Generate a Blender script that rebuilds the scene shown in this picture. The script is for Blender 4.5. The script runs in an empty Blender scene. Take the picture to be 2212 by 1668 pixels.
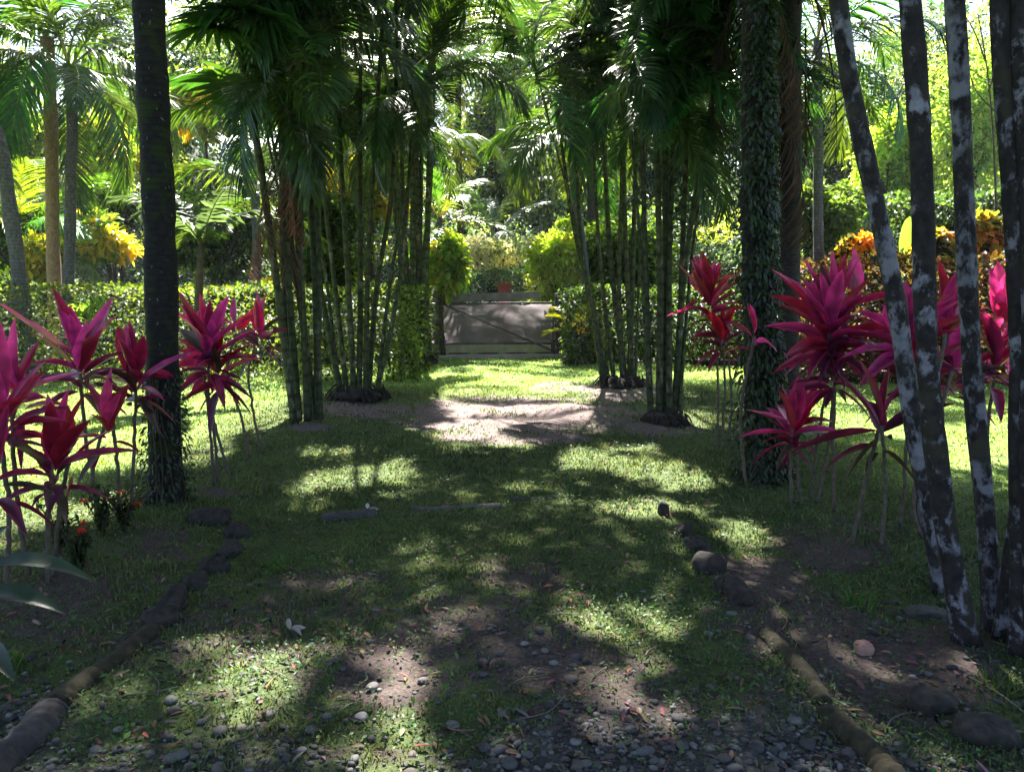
import bpy, math, random
import numpy as np
from mathutils import Vector, Matrix
R = math.radians
sc = bpy.context.scene
COL = sc.collection
random.seed(7); rng = np.random.default_rng(11)

# ------------------------------------------------------------------ camera
CAMZ, PITCH, FPX = 1.6, R(7.13), 1671.0          # FPX: focal length in pixels of a 2212 px wide picture
cam = bpy.data.cameras.new('camera'); camo = bpy.data.objects.new('camera', cam); COL.objects.link(camo)
camo.location = (0, 0, CAMZ); camo.rotation_euler = (R(90)-PITCH, 0, 0)
cam.sensor_width = 36; cam.lens = 36*FPX/2212; cam.clip_end = 2000; cam.clip_start = 0.05
sc.camera = camo
# ------------------------------------------------------------------ sky, sun, exposure
SUN_EL, SUN_AZ = R(50), R(-5)                     # azimuth measured from +Y towards +X
SUN = np.array([math.cos(SUN_EL)*math.sin(SUN_AZ), math.cos(SUN_EL)*math.cos(SUN_AZ), math.sin(SUN_EL)])
w = bpy.data.worlds.new('World'); sc.world = w; w.use_nodes = True
nt = w.node_tree; bg = nt.nodes['Background']
sky = nt.nodes.new('ShaderNodeTexSky'); sky.sky_type = 'NISHITA'; sky.sun_disc = False
sky.sun_elevation = SUN_EL; sky.sun_rotation = SUN_AZ; sky.dust_density = 2.0; sky.ozone_density = 1.5
nt.links.new(sky.outputs[0], bg.inputs[0]); bg.inputs[1].default_value = 0.0435
sl = bpy.data.lights.new('sun', 'SUN'); sl.energy = 5.0; sl.angle = R(0.55); sl.color = (1.0, 0.95, 0.87)
so = bpy.data.objects.new('sun', sl); COL.objects.link(so)
so.rotation_euler = Vector((SUN[0], SUN[1], SUN[2])).to_track_quat('Z', 'Y').to_euler()
sc.view_settings.view_transform = 'Standard'; sc.view_settings.look = 'None'
sc.view_settings.gamma = 1; sc.view_settings.exposure = 3.15
sc.cycles.max_bounces = 6; sc.cycles.transparent_max_bounces = 8

# ------------------------------------------------------------------ helpers
def rayd(u, v):
    a = (u-1106)/FPX; b = (834-v)/FPX
    return np.array([a, b*math.sin(PITCH)+math.cos(PITCH), b*math.cos(PITCH)-math.sin(PITCH)])
def gp(u, v, z=0.0):                              # ground point below a direction
    d = rayd(u, v); t = (z-CAMZ)/d[2]; return np.array([d[0]*t, d[1]*t, z])
def at(u, v, Y):                                  # point at depth Y
    d = rayd(u, v); t = Y/d[1]; return np.array([d[0]*t, Y, CAMZ+d[2]*t])
def proj(x, y, z):                                # world -> 2212 px picture
    z = z-CAMZ; f = y*math.cos(PITCH)-z*math.sin(PITCH); up = y*math.sin(PITCH)+z*math.cos(PITCH)
    f = np.maximum(f, 1e-3); return 1106+FPX*x/f, 834-FPX*up/f
def gh(x, y):                                     # gentle ground relief
    return (0.022*np.sin(x*1.7+0.6)*np.cos(y*1.3) + 0.014*np.sin(x*4.1+y*2.3)+0.008*np.sin(x*9.0-y*7.1))*np.clip(1.2-np.abs(y-8)/60, 0, 1)
def norm(a): return a/np.maximum(np.linalg.norm(a, axis=-1, keepdims=True), 1e-9)

def tag(o, label=None, cat=None, group=None, kind=None):
    if label: o['label'] = label
    if cat: o['category'] = cat
    if group: o['group'] = group
    if kind: o['kind'] = kind
    return o
def empty(name, loc, label, cat, group=None):
    o = bpy.data.objects.new(name, None); COL.objects.link(o); o.location = Vector([float(c) for c in loc]); o.empty_display_size = .2
    return tag(o, label, cat, group)
def make_mesh(name, V, quads=None, tris=None, col=None, smooth=True):
    me = bpy.data.meshes.new(name); V = np.asarray(V, dtype=np.float32).reshape(-1, 3)
    me.vertices.add(len(V)); me.vertices.foreach_set('co', V.ravel())
    idx = []; tot = []
    if quads is not None and len(quads): q = np.asarray(quads, dtype=np.int32).reshape(-1, 4); idx.append(q.ravel()); tot.append(np.full(len(q), 4, np.int32))
    if tris is not None and len(tris): t = np.asarray(tris, dtype=np.int32).reshape(-1, 3); idx.append(t.ravel()); tot.append(np.full(len(t), 3, np.int32))
    idx = np.concatenate(idx); tot = np.concatenate(tot); st = np.concatenate([[0], np.cumsum(tot)[:-1]]).astype(np.int32)
    me.loops.add(len(idx)); me.loops.foreach_set('vertex_index', idx)
    me.polygons.add(len(tot)); me.polygons.foreach_set('loop_start', st); me.polygons.foreach_set('loop_total', tot)
    me.polygons.foreach_set('use_smooth', np.full(len(tot), smooth))
    if col is not None:
        c = np.ones((len(V), 4), np.float32); c[:, :3] = col
        a = me.color_attributes.new('Col', 'FLOAT_COLOR', 'POINT'); a.data.foreach_set('color', c.ravel())
    me.update(calc_edges=True); me.validate(); return me
class Geo:                                        # collects pieces of one mesh
    def __init__(s): s.V = []; s.Q = []; s.T = []; s.C = []; s.n = 0
    def add(s, V, Q=None, T=None, C=(1, 1, 1)):
        V = np.asarray(V, float).reshape(-1, 3)
        if Q is not None and len(Q): s.Q.append(np.asarray(Q).reshape(-1, 4)+s.n)
        if T is not None and len(T): s.T.append(np.asarray(T).reshape(-1, 3)+s.n)
        c = np.ones((len(V), 3))*np.asarray(C); s.C.append(c); s.V.append(V); s.n += len(V); return s
    def mesh(s, name, smooth=True):
        return make_mesh(name, np.concatenate(s.V), np.concatenate(s.Q) if s.Q else None, np.concatenate(s.T) if s.T else None, np.concatenate(s.C), smooth)
def link(name, me, mat, parent=None, loc=None):
    o = bpy.data.objects.new(name, me); COL.objects.link(o)
    if mat is not None and not me.materials: me.materials.append(mat)
    if parent is not None: o.parent = parent
    if loc is not None: o.location = Vector([float(c) for c in loc])
    return o
def put(name, geo, mat, parent=None, smooth=True):
    """link geometry given in world coordinates; parent is an un-rotated Empty"""
    if parent is not None:
        off = np.array(parent.location); geo.V = [v-off for v in geo.V]
    return link(name, geo.mesh(name, smooth), mat, parent)

def tube(path, rad, seg=10, rough=0.0, cap=True, ring=0.0):
    P = np.asarray(path, float); n = len(P); rad = np.ones(n)*rad
    T = norm(np.gradient(P, axis=0)); ref = np.array([0.0, 1, 0]) if abs(T[0][1]) < .8 else np.array([1.0, 0, 0])
    A = norm(np.cross(T, ref)); B = np.cross(T, A)
    ang = np.linspace(0, 2*math.pi, seg, endpoint=False)
    rr = rad[:, None]*(1+rough*rng.standard_normal((n, seg)))
    if ring: rr *= 1+ring*(np.arange(n) % 2)[:, None]
    V = P[:, None]+rr[..., None]*(np.cos(ang)[None, :, None]*A[:, None]+np.sin(ang)[None, :, None]*B[:, None])
    i = np.arange(n-1)[:, None]*seg; j = np.arange(seg)[None]; k = (j+1) % seg
    Q = np.stack([i+j, i+k, i+seg+k, i+seg+j], -1).reshape(-1, 4)
    V = V.reshape(-1, 3); Tn = []
    if cap:
        m = len(V); V = np.vstack([V, P[0], P[-1]])
        for a in range(seg): Tn += [(m, (a+1) % seg, a), (m+1, (n-1)*seg+a, (n-1)*seg+(a+1) % seg)]
    return V, Q, np.array(Tn).reshape(-1, 3)
def spline(pts, n):
    """Catmull-Rom resample"""
    P = np.asarray(pts, float)
    if len(P) == 2: return P[0]+(P[1]-P[0])*np.linspace(0, 1, n)[:, None]
    d = np.concatenate([[0], np.cumsum(np.linalg.norm(np.diff(P, axis=0), axis=1))]); s = np.linspace(0, d[-1], n)
    m = np.gradient(P, d, axis=0); out = []
    for x in s:
        i = min(max(np.searchsorted(d, x)-1, 0), len(P)-2); h = d[i+1]-d[i]; t = (x-d[i])/h
        out.append((2*t**3-3*t*t+1)*P[i]+(t**3-2*t*t+t)*h*m[i]+(-2*t**3+3*t*t)*P[i+1]+(t**3-t*t)*h*m[i+1])
    return np.array(out)
PROF = {'leaf': lambda t: np.sin(np.pi*np.clip(t*0.93+0.07, 0, 1))**0.75,
        'lance': lambda t: np.clip(np.sin(np.pi*t**0.72)**0.8, 0, 1)+0.10*(t < .05),
        'strap': lambda t: np.clip((1-t**3), 0, 1)*np.clip(.45+t*4, 0, 1),
        'blade': lambda t: 1-t**1.5,
        'oval': lambda t: np.sqrt(np.clip(1-(2*t-1)**2, 0, 1))}
def leaves(P, D, N, L, W, droop=0.2, m=4, prof='leaf', fold=0.15, col=(1, 1, 1), wave=0.0, curl=None):
    """vectorised strip leaves: 3 columns, m stations"""
    P = np.asarray(P, float); n = len(P); L = np.ones(n)*L; W = np.ones(n)*W; droop = np.ones(n)*droop
    D = norm(np.asarray(D, float)); S = norm(np.cross(D, N)); Nn = np.cross(S, D)
    t = np.linspace(0, 1, m); w = PROF[prof](t)
    C = P[:, None]+D[:, None]*(L[:, None]*t)[..., None]; C[..., 2] -= (droop*L)[:, None]*t[None]**2
    ww = (W[:, None]*w[None])[..., None]*0.5
    lift = Nn[:, None]*ww*fold*2
    if wave: lift = lift+Nn[:, None]*ww*wave*rng.standard_normal((n, m, 1))
    V = np.stack([C-S[:, None]*ww+lift, C, C+S[:, None]*ww+lift], 2)       # n,m,3,3
    b = (np.arange(n)*m*3)[:, None, None]; s = (np.arange(m-1)*3)[None, :, None]; c = np.arange(2)[None, None]
    a = b+s+c; Q = np.stack([a, a+1, a+4, a+3], -1).reshape(-1, 4)
    col = np.asarray(col, float)
    if col.ndim == 1: col = np.ones((n, 3))*col
    return V.reshape(-1, 3), Q, None, np.repeat(col, m*3, axis=0)
def rdir(n):
    return norm(rng.standard_normal((n, 3)))
def jit(c, n, s=0.18):
    c = np.asarray(c, float); k = 1+s*rng.standard_normal((n, 1)); h = 1+s*.5*rng.standard_normal((n, 3))
    return np.clip(c*k*h, 0.003, .9)

# ------------------------------------------------------------------ materials
def nodes(name):
    m = bpy.data.materials.new(name); m.use_nodes = True; t = m.node_tree; t.nodes.clear()
    out = t.nodes.new('ShaderNodeOutputMaterial'); return m, t, out
def leaf_material(name, trans=0.45, rough=0.45, boost=(1.6, 1.5, .6), noise=8.0, spec=.4, var=.35):
    m, t, out = nodes(name); N = t.nodes.new; L = t.links.new
    at_ = N('ShaderNodeAttribute'); at_.attribute_name = 'Col'
    oi = N('ShaderNodeObjectInfo'); tc = N('ShaderNodeTexCoord')
    nz = N('ShaderNodeTexNoise'); nz.inputs['Scale'].default_value = noise; nz.inputs['Detail'].default_value = 4; L(tc.outputs['Object'], nz.inputs['Vector'])
    mr = N('ShaderNodeMapRange'); mr.inputs[1].default_value = .3; mr.inputs[2].default_value = .7; mr.inputs[3].default_value = 1-var; mr.inputs[4].default_value = 1+var; L(nz.outputs[0], mr.inputs[0])
    mul = N('ShaderNodeMixRGB'); mul.blend_type = 'MULTIPLY'; mul.inputs[0].default_value = 1; L(at_.outputs['Color'], mul.inputs[1]); L(oi.outputs['Color'], mul.inputs[2])
    vm = N('ShaderNodeVectorMath'); vm.operation = 'SCALE'; L(mul.outputs[0], vm.inputs[0]); L(mr.outputs[0], vm.inputs['Scale'])
    hs = N('ShaderNodeHueSaturation'); L(vm.outputs[0], hs.inputs['Color'])
    hr = N('ShaderNodeMapRange'); hr.inputs[3].default_value = .485; hr.inputs[4].default_value = .515; L(oi.outputs['Random'], hr.inputs[0]); L(hr.outputs[0], hs.inputs['Hue'])
    p = N('ShaderNodeBsdfPrincipled'); p.inputs['Roughness'].default_value = rough; p.inputs['Specular IOR Level'].default_value = spec; L(hs.outputs[0], p.inputs['Base Color'])
    bm = N('ShaderNodeVectorMath'); bm.operation = 'MULTIPLY'; bm.inputs[1].default_value = boost; L(hs.outputs[0], bm.inputs[0])
    tr = N('ShaderNodeBsdfTranslucent'); L(bm.outputs[0], tr.inputs['Color'])
    mx = N('ShaderNodeMixShader'); mx.inputs[0].default_value = trans; L(p.outputs[0], mx.inputs[1]); L(tr.outputs[0], mx.inputs[2]); L(mx.outputs[0], out.inputs['Surface'])
    return m
def bark_material(name, dark, light, patch, pscale=5.0, pthr=0.56, ring=0.0, rscale=14, rough=.9, patch2=None, zs=0.55):
    m, t, out = nodes(name); N = t.nodes.new; L = t.links.new
    tc = N('ShaderNodeTexCoord'); mp = N('ShaderNodeMapping'); mp.inputs['Scale'].default_value = (1, 1, zs); oi = N('ShaderNodeObjectInfo'); of = N('ShaderNodeCombineXYZ'); om = N('ShaderNodeMath'); om.operation = 'MULTIPLY'; om.inputs[1].default_value = 37.0; L(oi.outputs['Random'], om.inputs[0]); L(om.outputs[0], of.inputs[2]); va = N('ShaderNodeVectorMath'); L(tc.outputs['Object'], va.inputs[0]); L(of.outputs[0], va.inputs[1]); L(va.outputs[0], mp.inputs['Vector'])
    n1 = N('ShaderNodeTexNoise'); n1.inputs['Scale'].default_value = 22; n1.inputs['Detail'].default_value = 8; n1.inputs['Roughness'].default_value = .7; L(mp.outputs[0], n1.inputs['Vector'])
    c1 = N('ShaderNodeMixRGB'); c1.inputs[1].default_value = (*dark, 1); c1.inputs[2].default_value = (*light, 1)
    r1 = N('ShaderNodeMapRange'); r1.inputs[1].default_value = .35; r1.inputs[2].default_value = .68; L(n1.outputs[0], r1.inputs[0]); L(r1.outputs[0], c1.inputs[0])
    n2 = N('ShaderNodeTexNoise'); n2.inputs['Scale'].default_value = pscale; n2.inputs['Detail'].default_value = 10; n2.inputs['Roughness'].default_value = .66; n2.inputs['Distortion'].default_value = .25; L(mp.outputs[0], n2.inputs['Vector'])
    r2 = N('ShaderNodeMapRange'); r2.inputs[1].default_value = pthr; r2.inputs[2].default_value = pthr+.085; rg = N('ShaderNodeMath'); rg.operation = 'MULTIPLY_ADD'; rg.inputs[1].default_value = .38; L(n1.outputs[0], rg.inputs[0]); rh = N('ShaderNodeMath'); rh.operation = 'SUBTRACT'; rh.inputs[1].default_value = .19; L(n2.outputs[0], rh.inputs[0]); L(rh.outputs[0], rg.inputs[2]); L(rg.outputs[0], r2.inputs[0])
    pc = N('ShaderNodeMixRGB'); pc.inputs[1].default_value = (*patch, 1); pc.inputs[2].default_value = tuple(c*.62 for c in patch)+(1,); L(r1.outputs[0], pc.inputs[0])
    c2 = N('ShaderNodeMixRGB'); L(c1.outputs[0], c2.inputs[1]); L(pc.outputs[0], c2.inputs[2]); L(r2.outputs[0], c2.inputs[0])
    last = c2
    if patch2:
        n4 = N('ShaderNodeTexNoise'); n4.inputs['Scale'].default_value = pscale*.8; n4.inputs['Detail'].default_value = 6
        m4 = N('ShaderNodeMapping'); m4.inputs['Location'].default_value = (7, 3, 5); L(mp.outputs[0], m4.inputs['Vector']); L(m4.outputs[0], n4.inputs['Vector'])
        r4 = N('ShaderNodeMapRange'); r4.inputs[1].default_value = .55; r4.inputs[2].default_value = .62; L(n4.outputs[0], r4.inputs[0])
        c4 = N('ShaderNodeMixRGB'); c4.inputs[2].default_value = (*patch2, 1); L(c2.outputs[0], c4.inputs[1]); L(r4.outputs[0], c4.inputs[0]); last = c4
    h = n1.outputs[0]
    if ring:
        wv = N('ShaderNodeTexWave'); wv.bands_direction = 'Z'; wv.inputs['Scale'].default_value = rscale; wv.inputs['Distortion'].default_value = 1.2; wv.inputs['Detail'].default_value = 3; L(va.outputs[0], wv.inputs['Vector'])
        rr = N('ShaderNodeMapRange'); rr.inputs[1].default_value = .0; rr.inputs[2].default_value = .25; rr.inputs[3].default_value = 1-ring; rr.inputs[4].default_value = 1; L(wv.outputs['Fac'], rr.inputs[0])
        v = N('ShaderNodeVectorMath'); v.operation = 'SCALE'; L(last.outputs[0], v.inputs[0]); L(rr.outputs[0], v.inputs['Scale']); last = v
    p = N('ShaderNodeBsdfPrincipled'); p.inputs['Roughness'].default_value = rough; p.inputs['Specular IOR Level'].default_value = .25; L(last.outputs[0], p.inputs['Base Color'])
    b = N('ShaderNodeBump'); b.inputs['Strength'].default_value = .6; b.inputs['Distance'].default_value = .012; ah = N('ShaderNodeMath'); ah.operation = 'MULTIPLY_ADD'; ah.inputs[1].default_value = .5; L(r2.outputs[0], ah.inputs[0]); L(h, ah.inputs[2]); L(ah.outputs[0], b.inputs['Height']); L(b.outputs[0], p.inputs['Normal'])
    L(p.outputs[0], out.inputs['Surface']); return m
def plain_material(name, c1, c2, scale=12, rough=.8, bump=.4, attr=False, metal=0, spec=.3):
    m, t, out = nodes(name); N = t.nodes.new; L = t.links.new
    tc = N('ShaderNodeTexCoord'); n1 = N('ShaderNodeTexNoise'); n1.inputs['Scale'].default_value = scale; n1.inputs['Detail'].default_value = 8; n1.inputs['Roughness'].default_value = .65; L(tc.outputs['Object'], n1.inputs['Vector'])
    mr = N('ShaderNodeMapRange'); mr.inputs[1].default_value = .32; mr.inputs[2].default_value = .68; L(n1.outputs[0], mr.inputs[0])
    mx = N('ShaderNodeMixRGB'); mx.inputs[1].default_value = (*c1, 1); mx.inputs[2].default_value = (*c2, 1); L(mr.outputs[0], mx.inputs[0]); last = mx
    if attr:
        a = N('ShaderNodeAttribute'); a.attribute_name = 'Col'; q = N('ShaderNodeMixRGB'); q.blend_type = 'MULTIPLY'; q.inputs[0].default_value = 1; L(mx.outputs[0], q.inputs[1]); L(a.outputs['Color'], q.inputs[2]); last = q
    p = N('ShaderNodeBsdfPrincipled'); p.inputs['Roughness'].default_value = rough; p.inputs['Specular IOR Level'].default_value = spec; p.inputs['Metallic'].default_value = metal; L(last.outputs[0], p.inputs['Base Color'])
    b = N('ShaderNodeBump'); b.inputs['Strength'].default_value = bump; b.inputs['Distance'].default_value = .01; L(n1.outputs[0], b.inputs['Height']); L(b.outputs[0], p.inputs['Normal'])
    L(p.outputs[0], out.inputs['Surface']); return m

M = {}
M['frond'] = leaf_material('palm_leaf', trans=.36, rough=.38, boost=(2.2, 1.8, .5), spec=.5)
M['bush'] = leaf_material('bush_leaf', trans=.52, rough=.45, boost=(2.1, 1.9, .7), noise=2, spec=.2)
M['cordyline'] = leaf_material('cordyline_leaf', trans=.42, rough=.3, boost=(2.2, 1.2, 1.3), noise=14, spec=.6, var=.25)
M['grass'] = leaf_material('grass_blade', trans=.4, rough=.5, boost=(1.35, 1.3, .85), noise=1.2, spec=.25, var=.3)
M['added_canopy'] = leaf_material('added_canopy_leaf', trans=.18, rough=.5, boost=(1.3, 1.2, .6), noise=2)
M['litter'] = leaf_material('dead_leaf', trans=.15, rough=.8, boost=(1, 1, 1), spec=.1)
M['thatch'] = leaf_material('dead_frond', trans=.3, rough=.8, boost=(1.2, 1, .8), spec=.1)
M['palm_dark'] = bark_material('mossy_palm_bark', (.006, .006, .007), (.024, .022, .02), (.13, .13, .12), 7, .66, ring=.35, rscale=7, patch2=(.02, .03, .008), zs=1.4)
M['palm_ivy'] = bark_material('grey_brown_palm_bark', (.010, .008, .009), (.042, .035, .038), (.14, .13, .14), 9, .68, ring=.3, rscale=8, zs=1.2)
M['lichen'] = bark_material('lichen_spotted_bark', (.012, .010, .010), (.038, .032, .032), (.25, .25, .30), 9, .54, ring=.2, rscale=3, patch2=(.035, .03, .022), zs=.75)
M['lichen_pale'] = bark_material('pale_lichen_bark', (.014, .012, .012), (.05, .044, .046), (.24, .24, .285), 8, .50, ring=.2, rscale=3, patch2=(.05, .045, .035), zs=.6)
M['cane'] = bark_material('green_cane', (.018, .024, .012), (.075, .085, .04), (.22, .20, .15), 9, .57, ring=.5, rscale=1.7, zs=.35)
M['tan'] = bark_material('tan_palm_bark', (.20, .12, .07), (.40, .27, .17), (.42, .36, .3), 5, .66, ring=.3, rscale=6)
M['greytrunk'] = bark_material('grey_palm_bark', (.05, .05, .06), (.15, .14, .16), (.3, .3, .32), 6, .6, ring=.35, rscale=5)
M['bark'] = bark_material('tree_bark', (.03, .022, .016), (.09, .07, .055), (.16, .16, .14), 6, .64)
M['stem'] = plain_material('cordyline_stem', (.05, .038, .03), (.14, .11, .085), 30)
M['moss_stone'] = plain_material('mossy_stone', (.012, .011, .010), (.05, .042, .036), 22, .95, .8)
M['pebble'] = plain_material('river_pebble', (.55, .55, .55), (1, 1, 1), 14, .75, .3, attr=True, spec=.2)
M['moss_pale'] = plain_material('dull_pale_stone', (.04, .038, .034), (.10, .09, .085), 12, .95, .7)
M['log'] = plain_material('mossy_log', (.014, .013, .007), (.055, .046, .026), 16, .95, 1.0)
M['log_dark'] = plain_material('old_dark_log', (.03, .026, .026), (.09, .078, .07), 7, .95, 1.0)
M['log_pale'] = plain_material('weathered_log', (.05, .042, .036), (.15, .13, .11), 14, .95, .8)
M['kerb'] = plain_material('pale_kerb_stone', (.28, .25, .22), (.45, .4, .36), 5, .9, .5)
M['root'] = plain_material('root_mass', (.012, .010, .009), (.045, .035, .028), 14, .98, 1.0)
M['gatewood'] = plain_material('gate_board', (.09, .07, .075), (.2, .17, .18), 6, .8, .5)
M['metal'] = plain_material('gate_metal', (.05, .04, .045), (.14, .11, .12), 20, .6, .3)
M['red'] = plain_material('red_paint', (.42, .06, .05), (.55, .10, .08), 8, .6, .2)

# ------------------------------------------------------------------ where the sun reaches the ground (gaps in the crowns)
LIT = [  # u, v, half width, half height in the 2212x1668 picture; turned into ground spots
 (1110, 800, 170, 38), (1100, 862, 160, 40), (1130, 915, 175, 46), (1210, 850, 90, 18), (1000, 945, 60, 16),
 (300, 900, 350, 72), (90, 1010, 260, 90), (-60, 1120, 200, 90), (520, 850, 130, 60), (560, 905, 70, 35), (420, 960, 90, 25), (200, 1090, 90, 40), (-250, 950, 200, 120),
 (2000, 890, 280, 50), (2200, 930, 150, 60), (1860, 850, 120, 30), (2090, 960, 60, 60), (2500, 950, 300, 140), (1515, 806, 60, 20), (1500, 905, 60, 18),
 (660, 1055, 60, 18), (780, 1035, 70, 20), (860, 1020, 24, 30), (700, 980, 55, 14), (1110, 1040, 70, 18), (1270, 990, 80, 22), (1390, 1010, 90, 20), (1480, 1040, 75, 26), (1350, 965, 80, 10),
 (1380, 1105, 75, 30), (1600, 1150, 45, 18), (1060, 1230, 34, 14), (1130, 1290, 34, 14), (1290, 1345, 80, 17), (1430, 1335, 70, 18),
 (545, 1440, 85, 35), (560, 1505, 95, 50), (850, 1440, 75, 42), (870, 1510, 55, 50), (845, 1610, 110, 36), (760, 1650, 60, 20),
 (1420, 1480, 60, 12), (1370, 1540, 44, 18), (1490, 1520, 36, 20), (640, 1190, 24, 9)]
LIT = [(a, b, p*(.82 if b > 960 and p < 115 else 1), q*(.82 if b > 960 and p < 115 else 1)) for (a, b, p, q) in LIT]
def lit(x, y, grow=1.0):
    x = np.asarray(x, float); y = np.asarray(y, float)
    u, v = proj(x, y, 0*x); r = np.zeros(x.shape)
    wob = 1+.22*np.sin(x*7.3+y*3.1)+.16*np.sin(x*3.7-y*9.2)+.1*np.sin(x*17+y*13)
    for (a, b, p, q) in LIT: r = np.maximum(r, (((u-a)/(p*grow))**2+((v-b)/(q*grow))**2 < wob).astype(float))
    r[(y > 13.5)] = 1; return r*(y > .5)
def sunhit(P):
    """where the shadow of a point falls"""
    k = P[..., 2]/SUN[2]; return P[..., 0]-SUN[0]*k, P[..., 1]-SUN[1]*k

# ------------------------------------------------------------------ ground
def mask_soil(x, y):
    u, v = proj(x, y, 0*x); r = np.zeros(x.shape)
    for (a, b, p, q, s) in [(1120, 900, 290, 46, 1.0), (1110, 945, 210, 16, .8), (790, 885, 120, 22, .85), (1350, 850, 100, 20, .85), (1430, 925, 110, 22, .85), (670, 922, 60, 10, .7), (1230, 835, 90, 12, .8),
                            (850, 1465, 120, 70, .9), (1050, 1420, 300, 90, .55), (1650, 1260, 120, 80, .7), (1820, 1170, 150, 60, .7), (300, 1180, 140, 50, .5), (1120, 1240, 120, 50, .4), (420, 1350, 300, 120, .35), (1900, 1450, 300, 150, .6),
                            (470, 1060, 60, 12, .7), (100, 1300, 200, 100, .5), (900, 1330, 260, 60, .4), (1700, 1350, 160, 110, .5), (700, 1240, 150, 30, .3), (1400, 1560, 300, 90, .4)]:
        r = np.maximum(r, s*np.clip(1.35-(((u-a)/p)**2+((v-b)/q)**2), 0, 1))
    nz = .5+.25*np.sin(x*5.1+1.3*np.sin(y*3.7))+.25*np.sin(y*6.3+1.7*np.sin(x*4.9))
    nf = .5+.5*np.sin(x*19+2*np.sin(y*23))*np.sin(y*21+2*np.sin(x*17))
    near = np.clip((7-y)/5, 0, 1)*np.clip(1-np.abs(x)/6, 0, 1)
    return np.clip(r*(.55+.6*nz)+near*(.45*nz+.4*nf-.1), 0, 1)
def mask_gravel(x, y):
    e = 2.85+.2*np.sin(x*2.1)+.12*np.sin(x*6.3+1)
    g = np.clip((e-y)/.55, 0, 1)*np.clip((2.6-np.abs(x+.1))/.8, 0, 1)
    g2 = .10*np.clip((4.6-y)/1.2, 0, 1)*np.clip((3.6-np.abs(x-.6))/1.2, 0, 1)
    return np.maximum(g, g2)
def axis(lo, hi, step, far):
    a = np.arange(lo, hi+1e-6, step); g = []; d = step; x = hi
    while x < far: d *= 1.35; x += d; g.append(x)
    g = np.array(g); h = lo-(g-hi); return np.concatenate([h[::-1], a, g])
xs = axis(-9, 9, .085, 400); ys = axis(1, 21, .085, 400)
X, Y = np.meshgrid(xs, ys); Z = gh(X, Y)+.012*(np.sin(X*23+3*np.sin(Y*11))*np.sin(Y*19+2*np.sin(X*13)))*np.clip((9-np.abs(Y-6))/9, 0, 1)
ny, nx = X.shape; i = (np.arange(ny-1)[:, None]*nx+np.arange(nx-1)[None]).ravel()
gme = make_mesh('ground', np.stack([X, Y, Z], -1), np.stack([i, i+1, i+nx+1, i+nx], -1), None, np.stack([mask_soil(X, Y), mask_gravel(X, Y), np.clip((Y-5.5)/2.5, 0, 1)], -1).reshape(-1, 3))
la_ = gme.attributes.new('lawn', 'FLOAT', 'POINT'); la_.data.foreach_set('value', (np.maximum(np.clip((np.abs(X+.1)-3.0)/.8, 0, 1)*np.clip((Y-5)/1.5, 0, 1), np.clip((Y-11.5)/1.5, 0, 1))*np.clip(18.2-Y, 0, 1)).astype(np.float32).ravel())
m, t, out = nodes('garden_ground'); N_ = t.nodes.new; L_ = t.links.new
a = N_('ShaderNodeAttribute'); a.attribute_name = 'Col'; sp = N_('ShaderNodeSeparateColor'); L_(a.outputs['Color'], sp.inputs[0])
tc = N_('ShaderNodeTexCoord')
def noise(s, d=6, r=.6):
    n = N_('ShaderNodeTexNoise'); n.inputs['Scale'].default_value = s; n.inputs['Detail'].default_value = d; n.inputs['Roughness'].default_value = r; L_(tc.outputs['Object'], n.inputs['Vector']); return n
def mixc(f, c1, c2):
    x = N_('ShaderNodeMixRGB')
    for k, c in ((1, c1), (2, c2)):
        if isinstance(c, tuple): x.inputs[k].default_value = (*c, 1)
        else: L_(c, x.inputs[k])
    L_(f, x.inputs[0]); return x.outputs[0]
def rng_(s, a0, b0):
    r = N_('ShaderNodeMapRange'); r.inputs[1].default_value = a0; r.inputs[2].default_value = b0; L_(s, r.inputs[0]); return r.outputs[0]
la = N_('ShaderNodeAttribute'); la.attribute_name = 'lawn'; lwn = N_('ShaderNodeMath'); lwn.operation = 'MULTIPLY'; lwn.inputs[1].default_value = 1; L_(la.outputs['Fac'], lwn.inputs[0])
n1 = noise(55, 8, .7); n2 = noise(1.6, 5); n3 = noise(9, 6)
grassc = mixc(rng_(n1.outputs[0], .35, .65), (.03, .045, .018), (.10, .135, .05)); grassc = mixc(rng_(n2.outputs[0], .35, .7), grassc, (.085, .115, .03))
soilc = mixc(rng_(n1.outputs[0], .3, .7), (.06, .046, .043), (.23, .185, .178)); soilc = mixc(rng_(n3.outputs[0], .4, .75), soilc, (.12, .085, .08)); soild = mixc(rng_(n1.outputs[0], .3, .7), (.035, .026, .022), (.13, .10, .09)); soilc = mixc(sp.outputs[2], soild, soilc)
grav = mixc(rng_(n1.outputs[0], .3, .7), (.03, .028, .028), (.10, .095, .095))
ad = N_('ShaderNodeMath'); ad.operation = 'ADD'; L_(sp.outputs[0], ad.inputs[0]); sb = N_('ShaderNodeMath'); sb.operation = 'MULTIPLY_ADD'; sb.inputs[1].default_value = 1.7; sb.inputs[2].default_value = -.85; L_(n3.outputs[0], sb.inputs[0]); L_(sb.outputs[0], ad.inputs[1])
grassl = mixc(rng_(n1.outputs[0], .35, .65), (.09, .15, .035), (.20, .29, .08)); grassc = mixc(lwn.outputs[0], grassc, grassl); fy = N_('ShaderNodeSeparateXYZ'); L_(tc.outputs['Object'], fy.inputs[0]); grassc = mixc(rng_(fy.outputs['Y'], 18.5, 20), grassc, (.012, .018, .008)); c = mixc(rng_(ad.outputs[0], .3, .5), grassc, soilc); c = mixc(sp.outputs[1], c, grav)
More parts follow.
